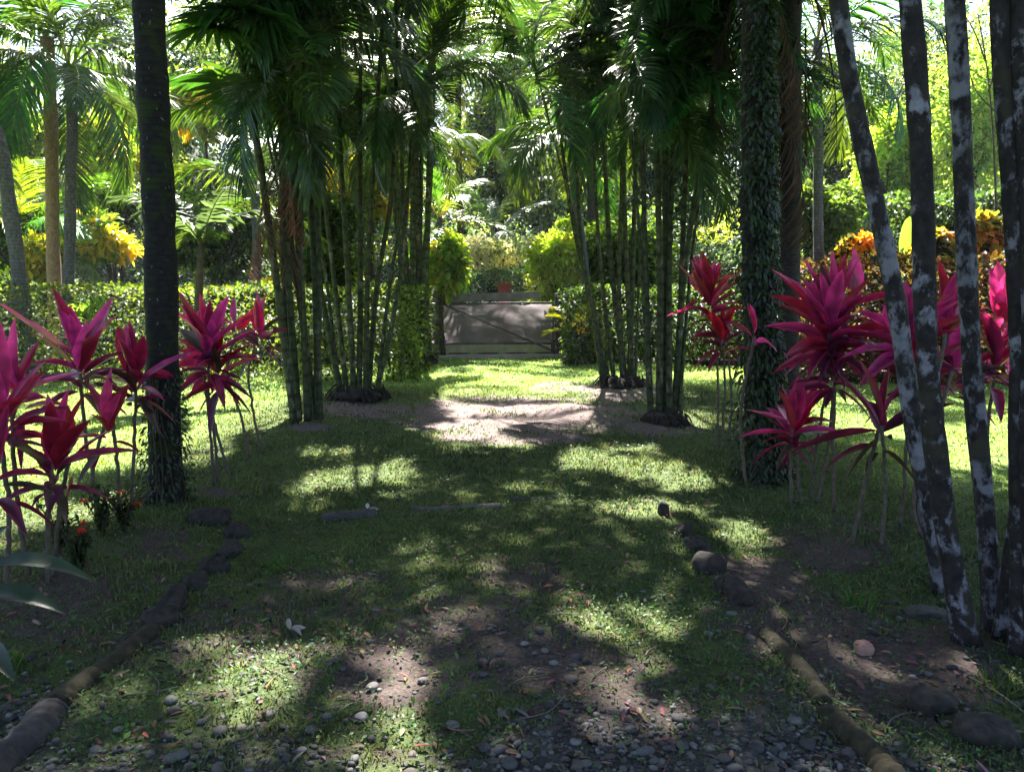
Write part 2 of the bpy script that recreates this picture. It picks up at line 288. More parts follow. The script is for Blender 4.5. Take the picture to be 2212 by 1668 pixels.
p = N_('ShaderNodeBsdfPrincipled'); p.inputs['Roughness'].default_value = .95; p.inputs['Specular IOR Level'].default_value = .1; L_(c, p.inputs['Base Color'])
b = N_('ShaderNodeBump'); b.inputs['Strength'].default_value = .8; b.inputs['Distance'].default_value = .03; L_(n1.outputs[0], b.inputs['Height']); L_(b.outputs[0], p.inputs['Normal']); L_(p.outputs[0], out.inputs['Surface'])
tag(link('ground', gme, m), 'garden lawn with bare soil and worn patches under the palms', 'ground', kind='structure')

# ---- grass blades
def grass(n):
    r = (1.7**.45+rng.random(n)*(19**.45-1.7**.45))**(1/.45); az = rng.uniform(R(-44), R(44), n)
    x = r*np.sin(az); y = r*np.cos(az)
    s = mask_soil(x, y); g = mask_gravel(x, y)
    clump = np.clip(.5+.35*np.sin(x*8+2*np.sin(y*6))*np.sin(y*9+2*np.sin(x*7))+.35*np.sin(x*2.7+1.9*np.sin(y*2.1))*np.sin(y*3.3+1.5*np.sin(x*2.9)), 0, 1.1)
    keep = rng.random(n) < np.clip(1.25-1.45*s, .03, 1)*np.clip(1-.93*g, .04, 1)*(.45+.55*clump)
    x, y, r, clump = x[keep], y[keep], r[keep], clump[keep]; n = len(x)
    z = gh(x, y)-.004
    h = (.009+.018*rng.random(n))*(1+.9*clump**2)*(.7+np.minimum(r, 12)*.06); wd = .0035+.0011*r
    th = rng.uniform(0, 2*np.pi, n); ln = rng.uniform(.1, 1.1, n)*h
    d = np.stack([np.cos(th), np.sin(th), 0*th], -1); sd = np.stack([-np.sin(th), np.cos(th), 0*th], -1)
    B = np.stack([x, y, z], -1); up = np.array([0, 0, 1.0])
    mid = B+up*(h*.6)[:, None]+d*(ln*.3)[:, None]; tip = B+up*h[:, None]+d*ln[:, None]; hw = (wd*.5)[:, None]
    V = np.stack([B-sd*hw, B+sd*hw, mid-sd*hw*.8, mid+sd*hw*.8, tip], 1).reshape(-1, 3)
    k = (np.arange(n)*5)[:, None]; T = np.concatenate([k+[0, 1, 3], k+[0, 3, 2], k+[2, 3, 4]])
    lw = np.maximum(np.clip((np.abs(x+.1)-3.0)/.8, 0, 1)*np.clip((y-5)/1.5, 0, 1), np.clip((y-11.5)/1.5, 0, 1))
    big = .5+.3*np.sin(x*.9+y*.7)+.2*np.sin(x*2.3-y*1.9)
    c0 = np.array([.055, .090, .040]); c1 = np.array([.14, .175, .062]); c2 = np.array([.20, .19, .07])
    f = np.clip(big+.25*rng.standard_normal(n), 0, 1)[:, None]; c = c0*(1-f)+c1*f
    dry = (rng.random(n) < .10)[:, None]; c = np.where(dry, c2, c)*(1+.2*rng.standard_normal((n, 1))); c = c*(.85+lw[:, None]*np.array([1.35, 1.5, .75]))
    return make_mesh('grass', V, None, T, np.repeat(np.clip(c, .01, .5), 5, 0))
tag(link('grass', grass(330000), M['grass']), 'short rough grass growing over the garden path and lawn', 'grass', kind='stuff')
# low clover-like ground cover leaves in the near shade
n = 80000; r = rng.uniform(2.2**.6, 9**.6, n)**(1/.6); az = rng.uniform(R(-42), R(42), n); x = r*np.sin(az); y = r*np.cos(az)
cl = .5+.5*np.sin(x*3.1+1.5*np.sin(y*2.7))*np.sin(y*3.6+x); k = rng.random(n) < np.clip(cl*1.2, .05, 1)*(1-.9*mask_gravel(x, y))*(1-.8*mask_soil(x, y)); x, y = x[k], y[k]; n = len(x)
D = rdir(n); D[:, 2] = np.abs(D[:, 2])*.4+.15; Nn = rdir(n)*.5+[0, 0, 1]
g = Geo(); v, q, _, c = leaves(np.stack([x, y, gh(x, y)+rng.uniform(.005, .035, n)], -1), D, Nn, rng.lognormal(math.log(.019), .4, n).clip(.008, .05), rng.lognormal(math.log(.0105), .4, n).clip(.005, .028), .1, 3, 'oval', .1, jit((.05, .11, .03), n, .3)); g.add(v, q, None, c)
tag(put('ground_cover', g, M['grass']), 'small round leaved weeds spread through the grass', 'weeds', kind='stuff')
# dead leaf litter
n = 4200; r = rng.uniform(2.2**.7, 14**.7, n)**(1/.7); az = rng.uniform(R(-42), R(42), n); x = r*np.sin(az); y = r*np.cos(az)
D = rdir(n); D[:, 2] *= .15; g = Geo(); v, q, _, c = leaves(np.stack([x, y, gh(x, y)+.012], -1), D, rdir(n)*.5+[0, 0, 1], rng.uniform(.02, .075, n), rng.uniform(.008, .022, n), .02, 4, 'leaf', .35, jit((.15, .10, .07), n, .4)); g.add(v, q, None, c)
tag(put('leaf_litter', g, M['litter']), 'dry brown leaf litter scattered over the grass and soil', 'leaf litter', kind='stuff')

# fallen twigs and dry leaflets
g = Geo()
for k in range(260):
    r = rng.uniform(2.3**.8, 12**.8)**(1/.8); az = rng.uniform(R(-38), R(38)); p_ = np.array([r*math.sin(az), r*math.cos(az), 0]); L_t = rng.uniform(.05, .28); th = rng.uniform(0, 6.28); d_ = np.array([math.cos(th), math.sin(th), 0])
    P = np.array([p_-d_*L_t*.5, p_+rng.normal(0, .12, 3)*[1, 1, 0]*L_t, p_+d_*L_t*.5]); P[:, 2] = gh(P[:, 0], P[:, 1])+.012; v, q, t_ = tube(spline(P, 6), rng.uniform(.0015, .004), 5); g.add(v, q, t_, jit((.13, .10, .075), 1, .3)[0])
tag(put('twig_litter', g, M['litter']), 'small dry twigs and midribs fallen on the ground', 'twigs', kind='stuff')
# ---- pebbles
def ico(sub=1):
    import bmesh
    bm = bmesh.new(); bmesh.ops.create_icosphere(bm, subdivisions=sub+1, radius=1)
    V = np.array([v.co[:] for v in bm.verts]); T = np.array([[v.index for v in f.verts] for f in bm.faces]); bm.free(); return V, T
IV, IT = ico(1); IV2, IT2 = ico(2); IV3, IT3 = ico(3)
PC = np.array([(.16, .155, .16), (.24, .23, .23), (.10, .10, .105), (.30, .28, .27), (.20, .165, .145), (.13, .12, .12), (.36, .35, .34)])
def pebbles(n, sc_):
    x = rng.uniform(-2.8, 3.4, n); y = rng.uniform(1.3, 4.2, n); k = rng.random(n) < mask_gravel(x, y)**1.2+.006
    x, y = x[k], y[k]; n = len(x); s = rng.lognormal(math.log(sc_), .42, n).clip(.005, .03)
    S = np.stack([s*rng.uniform(.85, 1.35, n), s*rng.uniform(.7, 1, n), s*rng.uniform(.42, .7, n)], -1); th = rng.uniform(0, 6.28, n)
    V = IV[None]*S[:, None]*(1+.05*rng.standard_normal((n, len(IV), 1))); ct, st = np.cos(th)[:, None], np.sin(th)[:, None]
    W = np.stack([V[..., 0]*ct-V[..., 1]*st, V[..., 0]*st+V[..., 1]*ct, V[..., 2]], -1)
    W += np.stack([x, y, gh(x, y)+S[:, 2]*.1+rng.uniform(0, .006, n)], -1)[:, None]
    T = (IT[None]+(np.arange(n)*len(IV))[:, None, None]).reshape(-1, 3)
    c = PC[rng.integers(0, len(PC), n)]*.45*(1+.2*rng.standard_normal((n, 1)))
    return make_mesh('gravel', W, None, T, np.repeat(c.clip(.03, .5), len(IV), 0))
tag(link('gravel', pebbles(42000, .0088), M['pebble']), 'grey river gravel covering the near end of the path', 'gravel', kind='stuff')

def stone(name, label, cat, p, size, mat, group=None, col=(.2, .2, .2), rough=.12, rot=0, sub=2, sink=.3, seed=0):
    q = np.random.default_rng(seed); V = (IV2 if sub == 2 else IV3).copy(); T = IT2 if sub == 2 else IT3
    if rough > .1: V = IV3.copy(); T = IT3; V = np.sign(V)*np.abs(V)**.75
    f = np.zeros(len(V))
    for k in range(7): d = norm(q.standard_normal(3)); f += np.sin(V@d*q.uniform(1.5, 5)+q.uniform(0, 6))*q.uniform(.3, 1)
    if rough > .1:
        for k in range(10): d = norm(q.standard_normal(3)); f += np.sin(V@d*q.uniform(6, 14)+q.uniform(0, 6))*q.uniform(.1, .35)
    V = V*(1+rough*f[:, None]*.42); V = V*np.array(size); V[:, 2] = np.maximum(V[:, 2], -size[2]*.8)
    c, s = math.cos(rot), math.sin(rot); V = np.stack([V[:, 0]*c-V[:, 1]*s, V[:, 0]*s+V[:, 1]*c, V[:, 2]], -1)
    g = Geo(); g.add(V, None, T, col); o = link(name, g.mesh(name), mat); o.location = (float(p[0]), float(p[1]), float(gh(p[0], p[1])+size[2]*(1-(sink if rough <= .1 else .75))))
    return tag(o, label, cat, group)
# loose cobbles in the gravel, each its own stone
rows = [('nearest', 1650, 9, 130, 2050), ('second nearest', 1600, 9, 180, 1900), ('third', 1545, 8, 330, 1750), ('farthest', 1470, 6, 700, 1600)]
ordn = ['first', 'second', 'third', 'fourth', 'fifth', 'sixth', 'seventh', 'eighth', 'ninth']
for (rn, v0, m_, u0, u1) in rows:
    for k in range(m_):
        u = u0+(u1-u0)*(k+random.uniform(.15, .85))/m_; p = gp(u, v0+random.uniform(-14, 14)); s_ = random.uniform(.014, .027); ci = random.randrange(len(PC)); sh = 'pale' if PC[ci].mean() > .27 else ('dark' if PC[ci].mean() < .14 else 'mid grey')
        stone('river_stone', '%s rounded stone, %s from left in the %s row on the gravel' % (sh, ordn[k], rn), 'stone', p, (s_*1.2, s_, s_*.6), M['pebble'], 'rounded stones on the gravel path', PC[ci]*.5, .06, random.uniform(0, 3), seed=int(v0+k))
# named bigger stones
stone('boulder', 'round dark boulder right of the lower mossy log', 'boulder', gp(2010, 1535), (.085, .065, .06), M['moss_stone'], rough=.14, seed=51)
stone('boulder', 'wide dark boulder at the foot of the lichen spotted palms', 'boulder', gp(2130, 1600), (.11, .07, .06), M['moss_stone'], rough=.16, seed=52)
stone('flat_stone', 'pale flat stone in front of the leaning lichen spotted palm', 'stone', gp(2000, 1318), (.10, .06, .03), M['moss_pale'], rough=.15, seed=53)
stone('reddish_stone', 'small reddish stone in the weeds right of the mossy log', 'stone', gp(1865, 1412), (.045, .035, .035), M['pebble'], col=(.36, .2, .16), rough=.15, seed=54)
stone('edging_stone', 'upright round stone at the far end of the right edging row', 'stone', gp(1433, 1112), (.045, .045, .075), M['moss_stone'], rough=.12, seed=55)
RE = [(1478, 1160), (1505, 1195), (1530, 1235), (1562, 1280), (1590, 1300)]
RL = ['dark edging stone next after the upright one', 'dark edging stone in the middle of the right row', 'dark block shaped edging stone low in the right row', 'large black edging stone near the end of the right row', 'small mossy stone closing the right edging row']
for k, (u, v) in enumerate(RE): stone('edging_stone', RL[k], 'stone', gp(u, v), (.05+.016*(k % 3), .075+.02*((k*2) % 3), .065), M['moss_stone'], 'dark stones edging the right of the path', rough=.24, rot=.35+random.uniform(-.6, .6), seed=60+k)
LE = [(515, 1150), (497, 1190), (462, 1230), (425, 1270), (378, 1318), (350, 1348)]
LL = ['mossy edging stone at the far corner of the left row', 'tall dark edging stone second in the left row', 'brown edging stone third in the left row', 'low dark edging stone fourth in the left row', 'dark lumpy edging stone near the left log', 'dark edging stone touching the left log']
for k, (u, v) in enumerate(LE): stone('edging_stone', LL[k], 'stone', gp(u, v), (.05+.02*(k % 2), .07+.02*((k*2) % 3), .055+.02*((k+1) % 2)), M['moss_stone'], 'dark stones edging the left of the path', rough=.24, rot=-.5+random.uniform(-.6, .6), seed=70+k)
stone('edging_stone', 'black boulder beside the foot of the dark mossy palm', 'stone', gp(455, 1128), (.14, .10, .08), M['moss_stone'], rough=.18, seed=77)
def log(name, label, u0, v0, u1, v1, r, mat, group=None):
    a, b = gp(u0, v0), gp(u1, v1); n = 26; P = a+(b-a)*np.linspace(0, 1, n)[:, None]
    P[:, 0] += .012*np.cumsum(rng.standard_normal(n))*.6; P[:, 2] = gh(P[:, 0], P[:, 1])+r*.35
    n = 60; P = a+(b-a)*np.linspace(0, 1, n)[:, None]; P[:, 0] += .01*np.sin(np.linspace(0, 7, n)+r*90); P[:, 2] = gh(P[:, 0], P[:, 1])-r*.05; rr = r*(1+.06*np.sin(np.linspace(0, 9, n))+.035*rng.standard_normal(n)); rr[0] *= .6; rr[-1] *= .6
    e = empty(name, (a+b)/2, label, 'log', group); g = Geo(); v, q, t_ = tube(P-0*np.array([0, 0, 0]), rr, 14, .06); g.add(v, q, t_); o = put(name, g, mat)
    o.location = (0, 0, 0); bpy.data.objects.remove(e); return tag(o, label, 'log', group)
log('edging_log', 'olive mossy log in the left edging between stones and dark log', 338, 1368, 120, 1535, .052, M['log'], 'logs edging the path')
log('edging_log', 'dark log running out of the bottom left corner', 110, 1545, -60, 1720, .068, M['log_dark'], 'logs edging the path')
log('edging_log', 'upper mossy log in the right edging below the dark stones', 1655, 1360, 1785, 1512, .04, M['log'], 'logs edging the path')
log('edging_log', 'thick mossy log running to the bottom right of the path', 1790, 1525, 1975, 1715, .05, M['log'], 'logs edging the path')
log('cross_log', 'short dark brown log lying across the path on the left', 698, 1122, 815, 1112, .05, M['log_dark'], 'logs laid across the path')
log('cross_log', 'long weathered log half buried across the middle of the path', 885, 1096, 1085, 1096, .03, M['log_pale'], 'logs laid across the path')
log('cross_log', 'thin dark stick lying across the path on the right', 1100, 1082, 1205, 1082, .022, M['log_dark'], 'logs laid across the path')
# fallen pale leaf
def fallen(label, u, v, s, col):
    p = gp(u, v); g = Geo(); D = np.array([[1, .2, .35], [.8, -.5, .1], [-.3, .6, .9]]); P = np.tile(p+[0, 0, .02], (3, 1))
    vv, q, _, c = leaves(P, D, np.array([[0, -1, .5], [0, 0, 1], [0, -1, .2]]), s, s*.35, .3, 6, 'leaf', .5, col); g.add(vv, q, None, c)
    return tag(put('fallen_leaf', g, M['litter']), label, 'leaf')
fallen('curled pale dead leaf lying on the grass left of centre', 628, 1368, .075, (.34, .29, .25))
fallen('pale dry leaf on the end of the short dark log', 797, 1108, .08, (.5, .45, .4))

# ------------------------------------------------------------------ fronds
def frond_mesh(name, L=2.0, nl=38, ll=.5, lw=.034, bend=1.3, bare=.18, vee=.35, ldroop=.35, col=(.034, .078, .022), rcol=(.12, .15, .05), ang=55, seed=0, missing=0.0):
    q = np.random.default_rng(seed); n = 24; t = np.linspace(0, 1, n); th = .25-bend*t**1.3
    seg = L/(n-1); dx = np.cos(th)*seg; dz = np.sin(th)*seg
    P = np.stack([np.concatenate([[0], np.cumsum(dx[:-1])]), .06*L*np.sin(t*2.2)*q.uniform(-1, 1), np.concatenate([[0], np.cumsum(dz[:-1])])], -1)
    g = Geo(); v, qd, tt = tube(P, np.linspace(.016, .003, n)*(L/2)**.6, 5); g.add(v, qd, tt, rcol)
    tl = np.linspace(bare, .995, nl); T = norm(np.gradient(P, axis=0))
    for s in (-1, 1):
        a = np.stack([np.interp(tl+q.uniform(-.004, .004, nl), t, P[:, k]) for k in range(3)], -1); tg = norm(np.stack([np.interp(tl, t, T[:, k]) for k in range(3)], -1))
        side = np.array([0, s, 0.0]); up = norm(np.cross(tg, side)*s*1.0); up[up[:, 2] < 0] *= 1
        A = np.radians(ang*(1-.55*tl**2)+q.normal(0, 5, nl))[:, None]
        D = tg*np.cos(A)+side*np.sin(A)+up*(vee+q.normal(0, .08, nl))[:, None]
        l = ll*np.sin(np.pi*np.clip(.18+.80*(tl-bare)/(1-bare), 0, 1))**.6*(1+.07*q.standard_normal(nl)); keep = q.random(nl) >= missing
        nrm = up-side*.25*s
        vv, qq, _, c = leaves(a[keep], D[keep], nrm[keep], l[keep], lw, (ldroop*(1+.3*q.standard_normal(nl)))[keep], 5, 'strap', .2, np.clip(np.array(col)*(1+.2*q.standard_normal((keep.sum(), 1))), .004, .6)); g.add(vv, qq, None, c)
    return g.mesh(name)
FR = [frond_mesh('palm_frond', 2.0, 36, .50, .036, 1.2, seed=1), frond_mesh('palm_frond', 2.2, 40, .55, .034, 1.7, ldroop=.55, seed=2), frond_mesh('palm_frond', 1.8, 32, .46, .038, .8, ldroop=.25, seed=3),
      frond_mesh('palm_frond', 2.1, 36, .58, .04, 1.5, vee=.15, ldroop=.6, seed=4), frond_mesh('palm_frond', 1.7, 26, .5, .05, 1.0, vee=.5, ldroop=.3, seed=5)]
FL = [frond_mesh('long_palm_frond', 3.6, 62, .75, .042, 1.5, vee=.1, ldroop=.7, seed=11), frond_mesh('long_palm_frond', 3.4, 56, .8, .042, 2.0, vee=.05, ldroop=.9, seed=12), frond_mesh('long_palm_frond', 3.2, 56, .7, .045, 1.0, vee=.2, ldroop=.5, seed=13)]
FD = [frond_mesh('dead_palm_frond', 1.7, 30, .5, .018, .5, vee=-.2, ldroop=.6, col=(.20, .13, .09), rcol=(.2, .15, .1), ang=25, seed=21, missing=.1), frond_mesh('dead_palm_frond', 1.5, 26, .45, .018, .3, vee=-.3, ldroop=.8, col=(.22, .11, .08), rcol=(.2, .15, .1), ang=20, seed=22, missing=.15)]
for me in FR+FL: me.materials.append(M['frond'])
for me in FD: me.materials.append(M['thatch'])
def fan_mesh(name, r=.8, n=34, spread=300, col=(.03, .08, .02), pet=.7, seed=0, fuse=.5):
    q = np.random.default_rng(seed); g = Geo(); a = np.radians(np.linspace(-spread/2, spread/2, n)); P = np.tile([pet, 0, 0.0], (n, 1)); v, qd, tt = tube(np.array([[0, 0, 0], [pet*.5, 0, .04], [pet, 0, 0]]), .012, 5); g.add(v, qd, tt, (.09, .12, .04))
    D = np.stack([np.cos(a), np.sin(a), .12+.1*np.cos(a*2)], -1); l = r*(.75+.25*np.cos(a/2))*(1+.05*q.standard_normal(n))
    w_ = 2*math.pi*r*.55/n*(spread/360)*1.25
    vv, qq, _, c = leaves(P, D, np.tile([0, 0, 1.0], (n, 1)), l, w_, .22+.1*q.random(n), 6, 'leaf', .3, np.array(col)*(1+.15*q.standard_normal((n, 1)))); g.add(vv, qq, None, c)
    me = g.mesh(name); me.materials.append(M['frond']); return me
FAN = [fan_mesh('fan_leaf', .85, 36, 290, seed=1), fan_mesh('fan_leaf', .75, 30, 260, seed=2)]

def mat_yp(loc, yaw, pitch, roll=0.0, s=1.0):
    return Matrix.Translation(Vector([float(c) for c in loc])) @ Matrix.Rotation(yaw, 4, 'Z') @ Matrix.Rotation(-pitch, 4, 'Y') @ Matrix.Rotation(roll, 4, 'X') @ Matrix.Scale(s, 4)
def place_frond(root, me, loc, yaw, pitch, s=1.0, tint=(1, 1, 1), name='frond', prune=True, roll=0.0):
    mt = mat_yp(loc, yaw, pitch, roll, s)
    if prune:
        key = me.name
        if key not in SAMP: n = len(me.vertices); SAMP[key] = np.array([me.vertices[int(k)].co[:] for k in np.linspace(0, n-1, 90)])
        best = None
        for tr_i in range(14):
            A_ = np.array(mt); pts = SAMP[key]@A_[:3, :3].T+A_[:3, 3]
            x, y = sunhit(pts); b = lit(x, y, .9)[(y > 0.5) & (y < 13.4)].sum()
            if best is None or b < best[0]: best = (b, mt)
            if b <= 1: break
            mt = mat_yp(loc, random.uniform(0, 6.28), max(pitch+R(random.uniform(-20, 25)), R(-36)), roll, s*random.uniform(.7, 1))
        if best[0] > 90*prune_frac: return None
        mt = best[1]
    o = bpy.data.objects.new(name, me); COL.objects.link(o); o.parent = root
    mt2 = Matrix.Translation(-root.location) @ mt; o.matrix_local = mt2; o.color = (*tint, 1); return o
prune_frac = .2; SAMP = {}
def crown(root, top, n, meshes, s=(.85, 1.15), pit=(-25, 75), tint=(1, 1, 1), yaw0=None, yawr=None, prune=True, mn=(1.0)):
    y0 = random.uniform(0, 6.28) if yaw0 is None else yaw0; c = 0
    for k in range(n):
        f = (k+.5)/n; pitch = R(pit[1]+(pit[0]-pit[1])*f+random.uniform(-8, 8))
        yaw = y0+k*2.399 if yawr is None else yawr[0]+(yawr[1]-yawr[0])*random.random()
        tv = tuple(t_*random.uniform(.75, 1.25) for t_ in tint)
        if place_frond(root, random.choice(meshes), np.array(top)+[0, 0, -.25*f], yaw, pitch, random.uniform(*s), tv, prune=prune, roll=random.uniform(-.3, .3)): c += 1
    return c
def stem_part(root, path, r0, r1, mat, n=40, seg=10, name='stem', ring=.03):
    P = spline(path, n); g = Geo(); v, q, t_ = tube(P, np.linspace(r0, r1, n), seg, .02, True, ring); g.add(v, q, t_); return put(name, g, mat, root)
def clump(label, stems, Y, base_uv, root_r, nf=9, tint=(1, 1, 1), meshes=FR, dead=0, rmat='cane', rad=.045, z_off=0, pit=(-40, 72), s=(.72, 1.1), low=()):
    b = gp(*base_uv); root = empty('clump_palm', b, label, 'palm tree', 'clumping palms along the path')
    # root mound
    if root_r:
        q = np.random.default_rng(int(abs(b[0])*100)); V = IV3.copy(); f = sum(np.sin(V@norm(q.standard_normal(3))*q.uniform(3, 9)+q.uniform(0, 6)) for _ in range(8)); V = V*(1+.09*f[:, None])*[root_r*.95, root_r*.85, root_r*.32]
        g = Geo(); g.add(V+b, None, IT3); put('root_mound', g, M['root'], root)
        fr = Geo()                                # fibrous roots around the foot
        for k in range(90):
            a_ = random.uniform(0, 6.28); q0 = random.uniform(.45, .9); q1 = q0+random.uniform(.1, .45); p0 = b+[root_r*q0*math.cos(a_), root_r*q0*math.sin(a_), root_r*random.uniform(.15, .5)]; p1 = b+[root_r*q1*math.cos(a_+.2), root_r*q1*math.sin(a_+.2), -.01]
            v, qd, t_ = tube(spline([p0, (p0+p1)/2+[0, 0, .03], p1], 5), [.014, .012, .01, .01, .006], 5); fr.add(v, qd, t_)
        put('roots', fr, M['root'], root)
    for (u0, v0, u1, v1) in low: stems = stems+[([(u0, v0), ((u0*.6+u1*.4), (v0+v1)/2), (u1, v1)], 8.01)]
    for (pts, crowned) in stems:
        yj = random.uniform(-.25, .25)
        P = [at(u, v, Y+(yj if i else yj*.6)) for i, (u, v) in enumerate(pts)]; P[0][2] = 0.0
        P = np.array(P); P[:, 1] += np.linspace(0, random.uniform(-.3, .5), len(P))
        r = rad*random.uniform(.8, 1.15)*(.6 if crowned == 8.01 else 1); stem_part(root, P, r*1.15, r*.62, M[rmat], n=60, ring=.0)
        top = P[-1]; d = norm(P[-1]-P[-2])
        if crowned:
            sh = stem_part(root, [top, top+d*.45, top+d*.8], r*1.05, r*.45, M['shaft'], 10, 8, 'crownshaft', 0)
            crown(root, top+d*.7, int(crowned*2.1), meshes, tint=tint, pit=pit, s=s)
    return root
M['shaft'] = plain_material('green_crownshaft', (.07, .11, .03), (.14, .19, .05), 8, .5, .2)

# --- left near pair (base 660,905)
A = clump('slender clump of dark canes nearest on the left, standing closest to the camera', [
  ([(632, 905), (614, 700), (604, 500), (598, 300)], 8), ([(645, 905), (630, 660), (622, 420), (612, 180), (590, -60)], 9), ([(670, 908), (652, 650), (638, 400), (630, 200), (622, -80)], 9),
  ([(690, 908), (676, 600), (658, 350), (640, 60)], 9), ([(681, 905), (690, 640), (688, 380), (700, 60), (712, -250)], 9), ([(664, 905), (640, 560), (600, 250), (545, -40)], 8)], 9.5, (663, 905), .0, rad=.04, tint=(.75, .85, .9), low=[(676, 905, 560, 260), (684, 905, 560, 120), (660, 905, 660, 240)])
for k, (u, v) in enumerate([(600, 330), (612, 350), (626, 345), (594, 380), (634, 400), (606, 310), (620, 380)]):
    place_frond(A, FD[k % 2], at(u, v, 9.3+random.uniform(-.15, .3)), random.uniform(0, 6.28), R(-78), random.uniform(.6, .85), (.75, .75, .75), name='dead_frond', prune=False)
B = clump('wide fan of pale canes rising from a black root mound left of the path', [
  ([(738, 850), (700, 660), (672, 480), (650, 250)], 8), ([(750, 850), (728, 640), (706, 430), (690, 200), (670, -80)], 9), ([(765, 850), (750, 560), (738, 350), (730, 100)], 8), ([(775, 850), (774, 600), (768, 380), (764, 60)], 8),
  ([(795, 850), (818, 600), (846, 440), (858, 200), (862, -120)], 9), ([(810, 850), (850, 680), (872, 520), (886, 300)], 8), ([(790, 850), (796, 560), (812, 300), (830, 20)], 8)], 11.4, (773, 862), .42, rad=.042, tint=(.7, .8, .75), low=[(812, 850, 910, 270), (734, 850, 640, 330)])
C = clump('dense clump of weathered canes farthest left, beside the gate post', [
  ([(u0, 785), (u0+d*.3, 640), (u0+d, 480), (u0+d*1.6, top)], 7) for (u0, d, top) in [(872, -8, 330), (884, -14, 280), (892, 0, 230), (902, 4, 330), (909, -6, 180), (917, 8, 260), (896, 24, 120), (888, -30, 160)]], 16.5, (897, 788), .45, rad=.066, tint=(1.0, 1.05, .8), s=(.8, 1.1))
Dc = clump('fan of thin canes right of the path beyond the nearer pair', [
  ([(1316, 822), (1275, 640), (1240, 480), (1215, 300)], 8), ([(1328, 822), (1300, 600), (1288, 430), (1280, 180)], 8), ([(1345, 822), (1338, 600), (1345, 400), (1340, 100)], 8), ([(1360, 822), (1368, 560), (1376, 330), (1386, -60)], 8),
  ([(1304, 815), (1280, 690), (1258, 560), (1240, 250)], 7), ([(1352, 822), (1320, 560), (1306, 300), (1294, -20)], 8), ([(1366, 822), (1352, 500), (1348, 240), (1335, -120)], 9)], 13.0, (1345, 835), .4, rad=.042, tint=(.65, .8, .8), low=[(1302, 822, 1180, 250), (1372, 822, 1410, 240)])
E = clump('upright clump of canes nearest on the right of the path', [
  ([(1406, 905), (1400, 640), (1394, 330), (1384, -60)], 9), ([(1424, 908), (1426, 600), (1418, 330), (1412, 80)], 8), ([(1446, 906), (1452, 560), (1466, 300)], 8), ([(1468, 893), (1475, 640), (1486, 420), (1500, 100)], 9),
  ([(1438, 908), (1440, 520), (1440, 240), (1444, -80)], 9), ([(1456, 905), (1480, 560), (1520, 300), (1560, 20)], 8)], 9.6, (1436, 912), .27, rad=.038, tint=(.65, .85, .95), low=[(1404, 905, 1365, 250), (1466, 905, 1550, 230), (1430, 905, 1440, 300)])

# long fronds arching over the middle of the path
for (rt, u, v, Y, yaw, pit_, sc_) in [(B, 905, 60, 11.2, .15, 40, 1.0), (B, 890, 150, 11.0, -.3, 25, .9), (B, 900, -60, 11.0, .5, 20, 1.1), (B, 880, 250, 11.2, -.5, 40, .8), (B, 870, -20, 11.0, -.2, 50, 1.1), (B, 930, 20, 11.1, .3, 10, 1.0),
                                      (C, 935, 230, 16.3, -.2, 45, 1.1), (C, 930, 330, 16.3, .1, 30, .9), (C, 925, 120, 16.5, .2, 30, 1.3), (Dc, 1290, 60, 11, 3.0, 35, 1.1), (Dc, 1270, 180, 11, 3.3, 30, 1.0), (Dc, 1240, 300, 11.2, 2.9, 25, .8), (Dc, 1230, -60, 11, 3.4, 10, 1.1),
                                      (Dc, 1260, 330, 11.5, 3.9, 15, .9), (B, 960, -120, 11, .9, -20, 1.0), (Dc, 1180, -160, 11, 3.8, -10, 1.1), (B, 1000, -150, 11, .3, 0, 1.3), (Dc, 1300, -160, 11.2, 3.1, 0, 1.3), (B, 870, 240, 11.2, .2, 40, .95), (B, 850, 330, 11.3, -.2, 30, .75), (B, 860, 180, 11.3, .6, 35, 1.0), (Dc, 1270, 230, 12.8, 3.2, 40, .95), (Dc, 1255, 320, 12.8, 3.5, 35, .8), (Dc, 1300, 120, 12.6, 2.9, 40, 1.1), (B, 690, 330, 11.2, 3.3, 35, .8), (A, 590, 300, 9.4, 3.0, 30, .8), (E, 1500, 280, 9.5, .3, 35, .8), (E, 1400, 250, 9.5, 3.4, 35, .8), (B, 900, -80, 10.8, -.5, 15, 1.1), (B, 950, -60, 10.9, .4, 25, 1.1), (B, 1000, 0, 10.8, 2.8, 30, 1.0), (Dc, 1100, -80, 10.9, 3.6, 20, 1.1), (Dc, 1160, -60, 11, 2.5, 25, 1.1), (Dc, 1200, 60, 10.8, 3.3, 35, 1.0), (B, 1050, -130, 10.9, 1.2, 0, 1.1), (Dc, 1120, -120, 10.8, -1.2, -5, 1.0), (C, 960, 60, 15, .6, 40, 1.2), (C, 1010, -20, 15.5, -.6, 30, 1.3), (Dc, 1210, 20, 11.2, 2.7, 20, 1.0), (Dc, 1250, 120, 11.2, 3.6, 40, 1.0)]:
    place_frond(rt, random.choice(FL), at(u, v, Y), yaw, R(pit_), sc_*.55, (1.0, 1.1, .8), prune=False)
